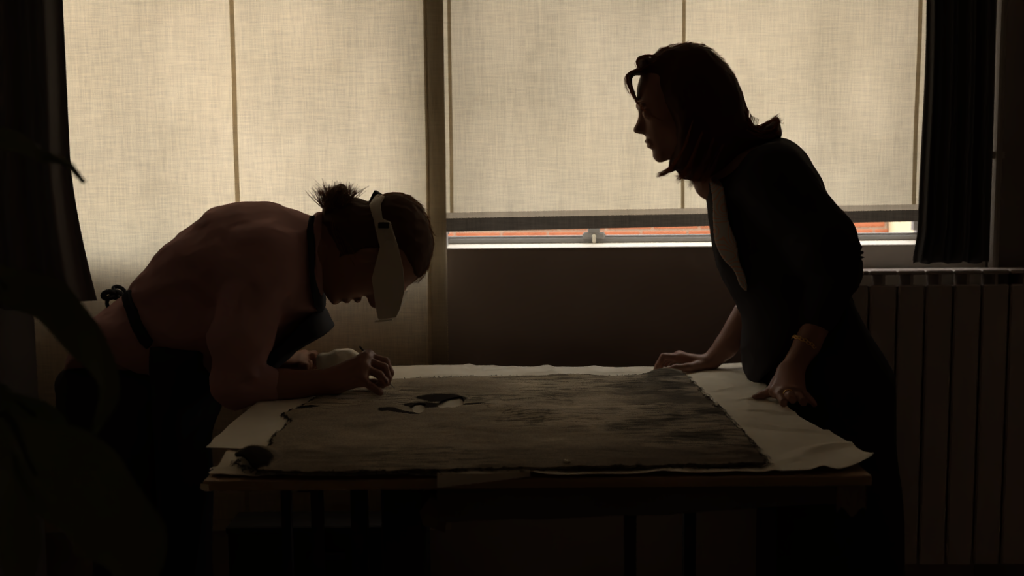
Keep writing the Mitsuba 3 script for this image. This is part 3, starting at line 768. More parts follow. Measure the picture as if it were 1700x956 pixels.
# forearms and hands
NY = 2.46 - Y1
hf = Field(P(395, 690, 2.36), P(672, 560, 2.60), .0024)
def n1(px, py, Y=2.46): return P(px, py, Y)
hf.cone(n1(400, 645), .040, n1(470, 640), .038, .01); hf.cone(n1(470, 640), .036, n1(555, 633), .0265, .01, .85)
hf.cone(n1(540, 634), .028, n1(560, 631), .027, .01, .85)
w = n1(556, 630)
palm = [n1(611, 591, 2.490), n1(606, 597, 2.468), n1(603, 610, 2.446), n1(600, 630, 2.428)]
fing = [[n1(611, 591, 2.490), n1(640, 600, 2.487), n1(648, 619, 2.480), n1(643, 636, 2.474)],
        [n1(606, 598, 2.468), n1(638, 610, 2.464), n1(644, 628, 2.460), n1(636, 639, 2.460)],
        [n1(603, 610, 2.446), n1(630, 622, 2.444), n1(639, 634, 2.444), n1(627, 640, 2.448)],
        [n1(600, 631, 2.428), n1(617, 642, 2.427), n1(629, 650, 2.428), n1(632, 652, 2.430)]]
thumb = [n1(573, 628, 2.492), n1(598, 634, 2.506), n1(622, 636, 2.500), n1(640, 636, 2.488)]
hand(hf, w, palm, fing, thumb, .030, .0145, .0092)
hand1n = keep_big(hf.mesh())
FY = 2.83
hf = Field(P(395, 660, FY - .10), P(560, 560, FY + .10), .0026)
def f1(px, py, Y=FY): return P(px, py, Y)
hf.cone(f1(400, 612), .036, f1(470, 605), .027, .01)
palm = [f1(505, 589, FY + .005), f1(505, 594, FY - .015), f1(503, 600, FY - .033), f1(500, 606, FY - .05)]
fing = [[palm[0], f1(522, 587, FY + .004), f1(527, 600, FY + .004), f1(522, 608, FY + .003)],
        [palm[1], f1(521, 590, FY - .016), f1(526, 602, FY - .016), f1(519, 609, FY - .016)],
        [palm[2], f1(513, 603, FY - .036), f1(513, 609, FY - .036), f1(505, 611, FY - .036)],
        [palm[3], f1(509, 606, FY - .054), f1(508, 611, FY - .054), f1(501, 612, FY - .054)]]
thumb = [f1(480, 600, FY + .02), f1(500, 604, FY + .032), f1(518, 607, FY + .03), f1(532, 608, FY + .02)]
hand(hf, f1(468, 605), palm, fing, thumb, .026, .0125, .0085)
hand1f = keep_big(hf.mesh())
# hidden core of the body
bf = Field([q(90, 600)[0] - .05, Y1 - .36, 0.0], q(560, 320) + [.02, .36, .03], .009)
bf.cone(q(225, 630), .090, q(300, 510), .095, .05, 1.2); bf.cone(q(300, 500), .105, q(450, 420), .105, .05, 1.4)
bf.cone(q(450, 415), .06, q(560, 415), .052, .04)
sh_n, el_n = q(440, 415, -.135), P(390, 640, 2.44)
sh_f, el_f = q(440, 415, .135), P(392, 614, 2.84)
bf.cone(sh_n, .036, el_n, .036, .02); bf.cone(sh_f, .036, el_f, .034, .02)
bf.cone(el_n, .038, n1(420, 645), .036, .01); bf.cone(el_f, .036, f1(420, 611), .032, .01)
bf.cone(q(440, 415, -.12), .042, q(440, 415, .12), .042, .04)
hipx = q(200, 700)[0]; kx = q(240, 940)[0]; fx = kx - .03
for s in (-1, 1):
    bf.cone(q(205, 690, s * .085), .085, [kx, Y1 + s * .10, .45], .058, .03); bf.cone([kx, Y1 + s * .10, .45], .056, [fx, Y1 + s * .11, .07], .042, .02)
    bf.cone([fx - .02, Y1 + s * .11, .045], .034, [fx + .12, Y1 + s * .12, .032], .026, .02)
core1 = bf.mesh()
obj('body', merge([core1, head_m, hand1n, hand1f]), 'm_skin', p1, smooth=True)
# shirt
sf = Field([q(105, 640)[0], Y1 - .33, q(0, 690)[2]], q(560, 318) + [0, .33, 0], .0055)
shirt1 = [(115, 613), (129, 577), (150, 535), (163, 520), (186, 502), (211, 485), (238, 451), (280, 405), (318, 374), (351, 349), (376, 342), (400, 338), (440, 336), (460, 339), (480, 346), (499, 353), (518, 359), (537, 356), (541, 400), (541, 450), (532, 480), (527, 512), (505, 540), (470, 570), (430, 592), (380, 602), (352, 640), (300, 645), (238, 632), (228, 620), (205, 606), (183, 602), (165, 607), (140, 613)]
sf.inflate(poly1(shirt1), Y1, .17, .12, 0, [ct(150, 600, .175, .10), ct(230, 570, .165, .13), ct(310, 500, .165, .13), ct(400, 430, .175, .12), ct(455, 400, .165, .10), ct(500, 400, .11, .08), ct(530, 420, .072, .06)])
sf.cone(sh_n + np.array([.0, .0, -.01]), .075, P(400, 560, 2.45), .066, .05); sf.cone(P(400, 560, 2.45), .066, P(391, 640, 2.44), .0495, .03); sf.cone(P(391, 638, 2.44), .050, P(444, 640, 2.455), .046, .02)
sf.cone(sh_f - np.array([.0, .0, .01]), .07, P(410, 560, 2.85), .058, .05); sf.cone(P(410, 560, 2.85), .058, el_f, .048, .03); sf.cone(el_f, .047, P(455, 608, 2.835), .042, .02)
sf.wrinkle(.011, 11, 5, (1.0, .8, 1.6)); sf.wrinkle(.0045, 30, 7)
fold = lambda a, b, amp, wd: None
def crease(F, a, b, amp, wd):
    """A long soft fold raised along the segment a-b."""
    a, b = np.array(a), np.array(b); s, x, y, z = F.sub(np.minimum(a, b) - .06, np.maximum(a, b) + .06)
    e = b - a; t_ = np.clip(((x - a[0]) * e[0] + (y - a[1]) * e[1] + (z - a[2]) * e[2]) / (e @ e), 0, 1)
    d = np.sqrt((x - a[0] - t_ * e[0]) ** 2 + (y - a[1] - t_ * e[1]) ** 2 + (z - a[2] - t_ * e[2]) ** 2)
    F.F[s] -= amp * np.exp(-(d / wd) ** 2) * np.sin(np.pi * np.clip(t_, .03, .97))
for (x0_, y0_, x1_, y1_) in ((212, 492, 300, 475), (215, 510, 330, 500), (160, 540, 235, 560), (240, 520, 350, 560), (150, 590, 230, 575), (300, 400, 400, 500)):
    crease(sf, q(x0_, y0_, -.10), q(x1_, y1_, -.165), .013, .014)
for (x0_, y0_, x1_, y1_) in ((380, 610, 440, 625), (360, 640, 430, 655), (370, 590, 430, 560), (440, 360, 420, 470), (415, 380, 480, 440), (400, 420, 385, 560)):
    crease(sf, P(x0_, y0_, 2.40), P(x1_, y1_, 2.40), .011, .012)
obj('shirt', sf.mesh(3), 'm_shirt', p1, smooth=True)
# collar band and seam ridge at the neck
cf = Field(q(505, 530) - [0, .10, 0], q(552, 345) + [0, .10, 0], .004)
cf.inflate(poly1([(521, 357), (537, 353), (543, 380), (544, 440), (537, 482), (529, 512), (520, 505), (519, 440), (519, 390)]), Y1, .080, .055)
obj('collar', cf.mesh(3), 'm_shirt', p1, smooth=True)
nf = Field(cf.o, cf.o + cf.h * cf.n, .0035)
nf.inflate(poly1([(521, 357), (537, 353), (543, 380), (544, 440), (537, 482), (529, 512), (520, 505), (519, 440), (519, 390)]), Y1, .080, .055)
nf.inflate(poly1(shirt1), Y1, .17, .12, .02, [ct(150, 600, .175, .10), ct(230, 570, .165, .13), ct(310, 500, .165, .13), ct(400, 430, .175, .12), ct(455, 400, .165, .10), ct(500, 400, .11, .08), ct(530, 420, .072, .06)])
nf.F -= .009
s_, x_, y_, z_ = nf.sub(nf.o, nf.o + nf.h * nf.n); Xg, Zg = np.meshgrid(x_.ravel(), z_.ravel(), indexing='ij')
nf.F = np.maximum(nf.F, poly_sd(px_poly([(515, 358), (522, 357), (524, 400), (523, 450), (530, 500), (534, 524), (526, 522), (519, 480), (515, 420)], Y1 - .05, False), Xg, Zg)[:, None, :])
obj('neck_strap', nf.mesh(2), 'm_apron', p1, smooth=True)
# trousers
tf = Field([q(90, 600)[0], Y1 - .24, .03], q(370, 585) + [0, .24, 0], .0075)
tf.inflate(poly1([(114, 608), (108, 650), (111, 700), (125, 745), (150, 790), (200, 800), (290, 800), (325, 740), (338, 690), (345, 640), (345, 600), (280, 585), (180, 592)]), Y1, .19, .13)
for s in (-1, 1):
    tf.cone(q(218, 740, s * .085), .118, [kx, Y1 + s * .10, .45], .082, .05); tf.cone([kx, Y1 + s * .10, .45], .082, [fx, Y1 + s * .11, .09], .070, .02)
tf.wrinkle(.006, 9, 3)
obj('trousers', tf.mesh(3), 'm_trousers', p1, smooth=True)
for s in (-1, 1):
    ff = Field([fx - .10, Y1 + s * .11 - .08, 0], [fx + .22, Y1 + s * .11 + .09, .13], .005)
    ff.cone([fx - .04, Y1 + s * .11, .045], .042, [fx + .13, Y1 + s * .12, .035], .034, .02); ff.cone([fx - .01, Y1 + s * .11, .09], .045, [fx, Y1 + s * .11, .05], .045, .02)
    ff.clip(lambda x, y, z: .004 - z)
    obj('shoe', ff.mesh(2), 'm_shoe', p1, smooth=True)
# apron: skirt, bib, waist strap, bow
af = Field([q(225, 600)[0] - .03, Y1 - .26, .14], q(375, 555) + [0, .26, 0], .006)
NSF = 2.475                                               # depth of the near side of the hips
ap = [P(x, y, NSF)[[0, 2]] for x, y in ((240, 562), (268, 568), (300, 577), (330, 585))] + [P(x, y, Y1)[[0, 2]] for x, y in ((362, 594), (365, 606), (360, 640), (351, 690), (337, 725), (332, 760), (335, 830), (333, 900), (330, 956), (330, 1040), (285, 1044))] + [P(x, y, NSF)[[0, 2]] for x, y in ((262, 1040), (250, 900), (241, 760), (237, 640))]
af.inflate(smooth_poly(ap), Y1, .205, .075, 0, [ct(265, 600, .206, .035), ct(300, 640, .21, .06), ct(340, 620, .19, .08), ct(300, 760, .215, .08), ct(300, 1000, .215, .07)], 3.0)
af.wrinkle(.004, 7, 9, (1.4, 1.4, .6))
obj('apron', af.mesh(3), 'm_apron', p1, smooth=True)
bb = Field([q(425, 640)[0], Y1 - .14, q(0, 630)[2]], q(560, 500) + [0, .14, 0], .0035)
bb.inflate(poly1([(520, 522), (527, 515), (533, 521), (539, 535), (547, 550), (517, 567), (487, 585), (475, 600), (450, 614), (430, 614), (440, 590), (480, 560), (505, 535)], False), Y1, .125, .016, 0, None, 4.0)
obj('apron_bib', bb.mesh(2), 'm_apron', p1, smooth=True, label='apron bib hanging forward from the chest')
st = Field([q(140, 600)[0], Y1 - .22, q(0, 640)[2]], q(330, 465) + [0, .22, 0], .004)
st.inflate(poly1(shirt1), Y1, .17, .12, 0, [ct(150, 600, .179, .104), ct(230, 570, .169, .134), ct(310, 500, .169, .134), ct(400, 430, .179, .12), ct(455, 400, .169, .10), ct(500, 400, .114, .08), ct(530, 420, .075, .06)])
st.F -= .009
sp2 = px_poly([(186, 496), (199, 484), (212, 500), (225, 515), (240, 540), (256, 566), (248, 578), (238, 570), (222, 545), (206, 518)], 2.50, False)
s_, x_, y_, z_ = st.sub(st.o, st.o + st.h * st.n); Xg, Zg = np.meshgrid(x_.ravel(), z_.ravel(), indexing='ij')
st.F = np.maximum(st.F, poly_sd(sp2, Xg, Zg)[:, None, :])
obj('waist_strap', st.mesh(2), 'm_apron', p1, smooth=True)
bw = []
bw.append(disp(trimesh.creation.icosphere(3, .013).apply_transform(np.diag([1.2, 1, 1, 1])).apply_translation(q(193, 489)), .003, 60))
def loop_(pts, r): bw.append(tube(curve([q(a, b, c) for a, b, c in pts], 24), r, 8))
loop_(((193, 489, 0), (182, 484, -.02), (172, 488, -.03), (173, 494, -.03), (184, 494, -.02), (193, 490, 0)), .0065)
loop_(((194, 488, 0), (188, 478, .02), (197, 476, .03), (206, 482, .03), (207, 489, .02), (194, 490, 0)), .0048)
loop_(((186, 492, -.01), (179, 498, -.02), (178, 506, -.022), (183, 514, -.02)), .0045)
loop_(((196, 492, -.01), (200, 498, -.02), (199, 503, -.02)), .0045)
obj('apron_bow', cat(bw), 'm_apron', p1, smooth=30, label='knotted apron bow at the lower back')
# hair
hr = Field(q(520, 475) - [0, .14, 0], q(735, 290) + [0, .14, 0], .0034)
hair1 = [(536, 356), (556, 345), (585, 331), (613, 335), (640, 323), (656, 320), (675, 324), (693, 336), (706, 357), (715, 381), (719, 402), (716, 423), (711, 441), (703, 458), (692, 461), (678, 452), (655, 436), (628, 441), (605, 446), (575, 447), (552, 444), (545, 420), (538, 390)]
hr.inflate(poly1(hair1), Y1, .085, .07, 0, [ct(650, 390, .089, .09), ct(690, 420, .082, .08), ct(600, 400, .084, .085), ct(560, 400, .070, .07)])
hr.inflate(poly1([(537, 356), (540, 335), (549, 318), (560, 306), (570, 304), (575, 312), (577, 322), (586, 330), (600, 336), (590, 350), (560, 362)]), Y1, .042, .03, .012)
hr.wrinkle(.0045, 38, 2, (.6, 1.6, 1.6), 3)
obj('hair', hr.mesh(2), 'm_hair_brown', p1, smooth=True)
st_ = []; r = np.random.default_rng(5)
for k in range(420):                                      # frizzy tuft and stray hairs
    a = r.uniform(540, 578); b = 350 - (a - 540) * .3; dy = r.normal(0, .022)
    tip = (a + r.normal(0, 13) - 2 + (a - 558) * .5, 312 - abs(r.normal(0, 7)) + abs(a - 560) * .5)
    mid = ((a + tip[0]) / 2 + r.normal(0, 4), (b + tip[1]) / 2)
    if k % 9 == 0: tip = (tip[0] + 16, tip[1] + 2)
    st_.append(tube(curve([q(a, b, dy), q(*mid, dy * 1.1), q(tip[0], tip[1], dy * 1.5 + r.normal(0, .008))], 7), [.0008, .0008, .0008, .0007, .0006, .0005, .0003], 3, False))
for k in range(200):
    u = r.uniform(0, 1); i = int(u * 12); a, b = np.array(hair1[3 + i]), np.array(hair1[4 + i]); m = a + (b - a) * r.random()
    c = np.array([635, 400.]); d = (m - c) / np.linalg.norm(m - c); tg = np.array([-d[1], d[0]])
    dy = r.normal(0, .03); e = m + d * abs(r.normal(0, 2.5)) + tg * 12
    st_.append(tube(curve([q(*(m - d * 4 - tg * 14), dy), q(*(m + d * 1.0), dy), q(*e, dy)], 6), .0005, 3, False))
for k in range(220):
    x_ = r.uniform(545, 600); dy = r.choice([-1, 1]) * r.uniform(.02, .075)
    st_.append(tube(curve([q(566 + r.normal(0, 5), 345, dy * .2), q(x_, 375, dy * .95), q(x_ + r.uniform(10, 45), 425 + r.uniform(-20, 18), dy * 1.12)], 8), .0007, 3, False))
labels[obj('hair_strands', cat(st_), 'm_strand_brown', p1, smooth=True)] = {'kind': 'stuff'}

# magnifier visor worn on the head
v1 = thing('magnifier_visor', 'white headband magnifier visor worn on the head of the person in pink shirt', 'visor')
def shell(poly_px, off, th, h=.003, ymin=None, side=None):
    F = Field(q(595, 540) - [0, .13, 0], q(690, 300) + [0, .13, 0], h)
    F.inflate(poly1(hair1), Y1, .085, .07, 0, [ct(650, 390, .089, .09), ct(690, 420, .082, .08), ct(600, 400, .084, .085), ct(560, 400, .070, .07)])
    F.inflate(poly1(head1), Y1, .07, .075, .01, [ct(650, 390, .079, .085), ct(690, 420, .074, .08), ct(600, 420, .072, .08), ct(600, 485, .048, .05), ct(650, 475, .062, .055), ct(560, 490, .030, .035)])
    G = np.abs(F.F - off) - th
    s, x, y, z = F.sub(F.o, F.o + F.h * F.n); X, Z = np.meshgrid(x.ravel(), z.ravel(), indexing='ij')
    F.F = np.maximum(G, poly_sd(px_poly(poly_px, Y1 - .075, False), X, Z)[:, None, :])
    return F
F = shell([(611, 340), (620, 322), (637, 326), (631, 340), (636, 362), (650, 368), (660, 400), (664, 440), (630, 440), (633, 416), (627, 388), (621, 365)], .008, .0035)
obj('headband', keep_big(F.mesh(2), .05), 'm_visor', v1, smooth=True)
pl = [(632, 412), (659, 405), (668, 446), (670, 484), (663, 512), (657, 525), (630, 529), (626, 515), (622, 484), (619, 462)]
for s in (-1, 1):
    pw = [P(a, b, Y1 + s * .092)[[0, 2]] for a, b in pl]
    m = trimesh.creation.extrude_polygon(Polygon(pw).buffer(.002), .004, engine='earcut')
    m.apply_transform(np.array([[1, 0, 0, 0], [0, 0, -1, Y1 + s * .094 + .002], [0, 1, 0, 0], [0, 0, 0, 1.0]])); obj('side_plate', m, 'm_visor', v1, smooth=False)
a0, a1 = q(630, 527), q(658, 524)
obj('lens_plate', trimesh.convex.convex_hull(np.array([[c[0], Y1 + s * .094, c[2] + dz] for c in (a0, a1) for s in (-1, 1) for dz in (0, .004)])), 'm_visor_edge', v1, smooth=False, label='pale lower rim of the visor')
a0, a1 = q(670, 486), q(660, 514)
obj('front_shield', trimesh.convex.convex_hull(np.array([[c[0] + dx, Y1 + s * .094, c[2]] for c in (a0, a1) for s in (-1, 1) for dx in (0, .003)])), 'm_visor', v1, smooth=False)
obj('hinge_knob', trimesh.creation.cylinder(.012, .010, sections=24).apply_transform(trimesh.transformations.rotation_matrix(math.pi / 2, [1, 0, 0])).apply_translation(q(646, 407, -.100)), 'm_visor', v1)
c = q(637, 374, -.098); obj('buckle', box(c[0] - .013, c[0] + .013, c[1] - .004, c[1] + .010, c[2] - .007, c[2] + .007, .002), 'm_black', v1, label='dark buckle')
cl = [q(614, 334), q(623, 316), (q(639, 326)), q(630, 336)]
obj('crown_pad', trimesh.convex.convex_hull(np.array([[c[0], Y1 + dy, c[2]] for c in cl for dy in (-.022, .022)])), 'm_apron', v1, smooth=False, label='dark folded clip on top of the headband')
# tool and cotton
t = thing('fine_tool', 'thin dark metal tool held in the hand of the person in pink shirt', 'tool')
ta, tb = P(597, 575, 2.505), P(655, 645, 2.462); tm = ta + (tb - ta) * .86
obj('shaft', tube([ta, ta + (tm - ta) * .5, tm], [.0022, .0030, .0026], 10), 'm_steel', t); obj('needle', tube([tm, tb], [.0011, .0005], 8), 'm_frame', t)
cf = Field(P(515, 630, 2.66), P(610, 570, 2.82), .003)
for (px, py, rr) in ((537, 600, .022), (550, 601, .020), (563, 596, .028), (578, 595, .026), (590, 598, .020), (570, 604, .028), (545, 606, .02)):
    cf.cone(P(px, py, 2.74), rr, P(px + 2, py + 3, 2.75), rr, .012)
cf.clip(lambda x, y, z: TZ + .008 - z); cf.wrinkle(.004, 45, 6)
t = thing('cotton_wad', 'white cotton wadding on the table behind the hand with the tool', 'cotton')
obj('wad', cf.mesh(2), 'm_cotton', t, smooth=True)

# ---------------------------------------------------------------- woman leaning on the table (right)
Y2 = 2.64
def g(px, py, dy=0.0): return P(px, py, Y2 + dy)
def poly2(pts, s=True): return px_poly(pts, Y2, s)
def c2(px, py, W, R): return ct(px, py, W, R, Y2)
p2 = thing('person', 'person in black jacket with shoulder length auburn hair, leaning on the table with both hands', 'person')
hd = Field(g(1030, 320) - [0, .14, 0], g(1250, 70) + [0, .14, 0], .0028)
head2 = [(1079, 243), (1083, 251), (1084, 260), (1089, 267), (1097, 270), (1108, 266), (1122, 263), (1140, 270), (1155, 292), (1165, 318), (1205, 318), (1215, 270), (1218, 220), (1216, 170), (1200, 120), (1165, 92), (1125, 86), (1090, 96), (1068, 118), (1059, 140), (1057, 160), (1058, 175), (1063, 188), (1068, 204), (1070, 220), (1073, 229), (1076, 237)]
hd.inflate(poly2(head2), Y2, .07, .075, 0, [c2(1140, 140, .077, .085), c2(1190, 160, .074, .085), c2(1075, 150, .060, .06), c2(1070, 200, .052, .05), c2(1080, 240, .034, .035), c2(1095, 260, .027, .03), c2(1130, 230, .062, .07), c2(1185, 290, .052, .055)])
hd.inflate(poly2([(1060, 178), (1061.5, 187), (1057, 203), (1051.8, 214), (1054, 220), (1066, 222.5), (1075, 218), (1074, 195), (1068, 178)]), Y2, .0150, .012, .010)
for px, py, w in ((1075.5, 234.5, .021), (1079, 242.5, .020)): hd.ell(g(px, py), (.0075, w, .0055), .005)
for s in (-1, 1):
    e = g(1071, 188, s * .030); hd.ell(e + np.array([-.006, 0, 0]), (.011, .016, .012), .008, cut=True)
    hd.ell(e + np.array([.006, 0, 0]), (.0125, .0125, .0125), .003)
    hd.cone(g(1060, 176, s * .014), .006, g(1066, 174, s * .045), .006, .008)
    hd.ell(g(1142, 195, s * .066), (.015, .010, .028), .006)
head_m = hd.mesh()
# near hand, pressed flat at the table edge, fingers towards the camera
NY2 = 2.44
def n2(px, py, Y=NY2): return P(px, py, Y)
hf = Field(P(1235, 700, 2.30), P(1400, 510, 2.62), .0024)
hf.cone(n2(1364, 520, 2.50), .033, n2(1340, 572, 2.49), .0295, .01); hf.cone(n2(1340, 572, 2.49), .0295, n2(1315, 612, 2.475), .0255, .01)
wr = n2(1312, 616, 2.472)
tz = TZ + .014
mc = [Pz(1288, 650, tz + .016), Pz(1303, 653, tz + .017), Pz(1317, 654, tz + .015), Pz(1329, 654, tz + .011)]
tips = [Pz(1304, 677, tz - .004), Pz(1325, 679, tz - .004), Pz(1340, 677, tz - .004), Pz(1352, 671, tz - .004)]
fing = []
for a, b, lift in zip(mc, tips, (.008, .009, .008, .006)):
    d = b - a; fing.append([a, a + d * .42 + [0, 0, lift], a + d * .75 + [0, 0, lift * .55], b])
thumb = [n2(1292, 632, 2.475), Pz(1279, 650, tz + .010), Pz(1265, 656, tz), Pz(1253, 660, tz - .004)]
hand(hf, wr, mc, fing, thumb, .028, .0135, .0086)
hand2n = keep_big(hf.mesh())
# far hand, fingertips resting on the painting's corner
FY2 = 2.80
def f2(px, py, Y=FY2): return P(px, py, Y)
hf = Field(P(1070, 640, 2.68), P(1260, 500, 2.90), .0024)
hf.cone(f2(1240, 520, 2.80), .036, f2(1205, 575, 2.80), .030, .01); hf.cone(f2(1205, 575), .029, f2(1177, 603), .0235, .01)
palm = [f2(1130, 594, 2.795), f2(1128, 592, 2.818), f2(1132, 594, 2.838), f2(1138, 597, 2.855)]
fing = [[palm[0], f2(1101, 592, 2.79), f2(1093, 606, 2.785), f2(1088, 616, 2.78)],
        [palm[1], f2(1106, 592, 2.818), f2(1098, 603, 2.816), f2(1095, 612, 2.812)],
        [palm[2], f2(1112, 594, 2.84), f2(1104, 604, 2.84), f2(1102, 611, 2.836)],
        [palm[3], f2(1121, 597, 2.86), f2(1114, 604, 2.862), f2(1112, 610, 2.862)]]
thumb = [f2(1162, 607, 2.775), f2(1142, 610, 2.752), f2(1122, 611, 2.745), f2(1106, 615, 2.742)]
hand(hf, f2(1172, 604), palm, fing, thumb, .027, .0135, .0086)
hand2f = keep_big(hf.mesh())
bf = Field([g(1150, 600)[0] - .02, Y2 - .36, 0.0], g(1520, 210) + [.02, .36, .0], .009)
bf.cone(g(1185, 300), .05, g(1235, 275), .055, .03); bf.cone(g(1265, 300), .085, g(1280, 400), .08, .05, 1.4); bf.cone(g(1280, 400), .08, g(1350, 590), .10, .05, 1.3)
s2n, e2n = g(1275, 290, -.13), P(1392, 450, 2.47)
s2f, e2f = g(1270, 290, .13), P(1300, 470, 2.80)
bf.cone(s2n, .034, e2n, .034, .02); bf.cone(e2n, .030, n2(1362, 524, 2.50), .028, .01)
bf.cone(s2f, .034, e2f, .034, .02); bf.cone(e2f, .034, f2(1238, 524, 2.80), .033, .01)
bf.cone(s2n + [0, .02, 0], .036, s2f - [0, .02, 0], .036, .04)
lx2 = g(1385, 900)[0]
for s in (-1, 1):
    bf.cone(g(1370, 640, s * .08), .085, [lx2, Y2 + s * .09, .45], .052, .03); bf.cone([lx2, Y2 + s * .09, .45], .05, [lx2 + .01, Y2 + s * .09, .07], .036, .02)
    bf.cone([lx2 + .02, Y2 + s * .09, .045], .03, [lx2 - .13, Y2 + s * .10, .03], .024, .02)
obj('body', merge([bf.mesh(), head_m, hand2n, hand2f]), 'm_skin', p2, smooth=True)
# jacket
jf = Field([g(1150, 600)[0], Y2 - .33, g(0, 650)[2]], g(1450, 205) + [0, .34, 0], .0055)
jack = [(1168, 300), (1172, 323), (1178.5, 362), (1183, 406), (1194, 446), (1211, 481), (1225, 507), (1233.5, 534), (1233.5, 573), (1238, 610), (1241, 626), (1247, 633), (1254, 630), (1290, 600), (1340, 560), (1385, 530), (1400, 495), (1405, 450), (1403, 410), (1392, 372), (1376, 336), (1362, 305), (1350, 280), (1334, 253), (1316, 237), (1295, 228), (1265, 232), (1235, 255), (1205, 282), (1185, 293)]
JC = [c2(1190, 340, .095, .06), c2(1215, 440, .12, .08), c2(1270, 300, .17, .10), c2(1330, 280, .13, .07), c2(1310, 400, .165, .12), c2(1310, 520, .150, .10), c2(1245, 590, .13, .06)]
jf.inflate(poly2(jack), Y2, .16, .10, 0, JC)
jf.cone(s2n + np.array([.01, .0, 0]), .072, P(1370, 400, 2.45), .062, .05); jf.cone(P(1370, 400, 2.45), .062, P(1391, 450, 2.46), .050, .04); jf.cone(P(1390, 450, 2.46), .050, P(1362, 520, 2.50), .046, .02)
jf.cone(s2f, .065, e2f, .052, .05); jf.cone(e2f, .050, f2(1274, 494, 2.80), .044, .02)
jf.wrinkle(.006, 10, 12); jf.wrinkle(.0025, 45, 14)
r = np.random.default_rng(8)
for k in range(12):                                       # ruffled knit at the elbow
    c = P(1409 + 13 * math.sin(k * .45), 395 + 8 * k, 2.46 + r.normal(0, .02)); jf.ell(c + np.array([.012, 0, 0]), (.006, .012, .005), .006)
# the sleeve ends in a straight cuff: cut the sleeves beyond their ends
ca, cb = P(1391, 450, 2.46), P(1358, 528, 2.50)
jm = jf.mesh(3)
obj('jacket', jm, 'm_jacket', p2, smooth=True)
bl_ = Field([g(1160, 600)[0], Y2 - .2, g(0, 520)[2]], g(1260, 280) + [0, .2, 0], .0035)
bl_.inflate(poly2(jack), Y2, .16, .10, 0, JC); bl_.F -= .007
s_, x_, y_, z_ = bl_.sub(bl_.o, bl_.o + bl_.h * bl_.n); Xg, Zg = np.meshgrid(x_.ravel(), z_.ravel(), indexing='ij')
bp = px_poly([(1180, 298), (1192, 296), (1201, 330), (1207, 370), (1216, 400), (1221, 430), (1231, 455), (1235, 480), (1226, 472), (1216, 448), (1201, 430), (1191, 405), (1187, 365), (1184, 330)], Y2 - .06)
bl_.F = np.maximum(bl_.F, poly_sd(bp, Xg, Zg)[:, None, :]); bl_.clip(lambda x, y, z: y - Y2 + .02)
obj('blouse', keep_big(bl_.mesh(2), .2), 'm_blouse', p2, smooth=True, label='patterned pinkish blouse in the jacket opening')
# skirt
kf = Field([g(1235, 600)[0], Y2 - .24, .10], g(1515, 480) + [0, .24, 0], .0075)
kf.inflate(poly2([(1400, 485), (1412, 503), (1427, 529), (1445, 561), (1462, 590), (1474, 613), (1477, 650), (1477, 718), (1482, 768), (1488, 806), (1491, 870), (1491, 956), (1494, 1060), (1380, 1066), (1266, 1060), (1266, 956), (1267, 850), (1268, 740), (1268, 665), (1262, 625), (1270, 560), (1330, 500)]), Y2, .185, .12, 0, [c2(1340, 540, .15, .10), c2(1370, 640, .185, .12), c2(1370, 900, .20, .13)])
kf.wrinkle(.007, 7, 31, (1.6, 1.6, .4))
obj('skirt', kf.mesh(3), 'm_skirt', p2, smooth=True)
for s in (-1, 1):
    ff = Field([lx2 - .24, Y2 + s * .09 - .08, 0], [lx2 + .12, Y2 + s * .09 + .09, .13], .005)
    ff.cone([lx2 + .03, Y2 + s * .09, .045], .04, [lx2 - .14, Y2 + s * .10, .034], .032, .02); ff.cone([lx2 + .01, Y2 + s * .09, .09], .042, [lx2 + .01, Y2 + s * .09, .05], .042, .02)
    ff.clip(lambda x, y, z: .004 - z); obj('shoe', ff.mesh(2), 'm_shoe', p2, smooth=True)
# hair
hr = Field(g(1025, 320) - [0, .15, 0], g(1305, 65) + [0, .15, 0], .0034)
hair2 = [(1068, 122), (1058, 110), (1057, 101), (1061, 94), (1070, 91.5), (1079, 96), (1088, 88), (1101, 80.5), (1121, 77), (1138, 73), (1155, 74), (1175, 82), (1192, 96), (1209, 113), (1223, 135), (1231, 154), (1236, 174), (1239, 194), (1245, 208), (1257, 213), (1268, 206), (1278, 200), (1288, 195), (1292, 204), (1295, 226), (1280, 240), (1250, 252), (1215, 275), (1190, 292), (1166, 300), (1150, 303), (1135, 298), (1124, 287), (1108, 289), (1097, 291), (1109, 278), (1112, 262), (1114, 235), (1107, 200), (1093, 172), (1080, 150), (1073, 134)]
HC = [c2(1140, 130, .092, .08), c2(1190, 150, .092, .09), c2(1080, 110, .055, .035), c2(1120, 180, .094, .035), c2(1112, 220, .090, .03), c2(1150, 230, .088, .07), c2(1200, 220, .090, .08), c2(1130, 285, .075, .03), c2(1275, 210, .06, .03)]
hr.inflate(poly2(hair2), Y2, .09, .08, 0, HC)
hr.ell(g(1118, 284), (.045, .030, .030), .006, cut=True); hr.ell(g(1148, 300), (.030, .026, .024), .006, cut=True)
hr.inflate(poly2([(1039, 124), (1050, 117), (1066, 112), (1070, 124), (1056, 125), (1049, 132), (1050, 148), (1057, 166), (1054, 166), (1045, 149), (1039, 133)]), Y2 - .015, .026, .010, .006)
hr.wrinkle(.0038, 40, 22, (1.3, 1.3, .6), 3)
obj('hair', hr.mesh(2), 'm_hair_auburn', p2, smooth=True)
st_ = []; r = np.random.default_rng(15)
def lock(pts, n, spread, w, dy0=0.0, dyj=.02, taper=True):
    for _ in range(n):
        j = r.normal(0, spread, (len(pts), 2)) * np.linspace(.4, 1.2, len(pts))[:, None]; dy = dy0 + r.normal(0, dyj)
        st_.append(tube(curve([g(a + j[i, 0], b + j[i, 1], dy * (1 + .1 * i)) for i, (a, b) in enumerate(pts)], 10), np.linspace(w, w * (.35 if taper else 1), 10), 3, False))
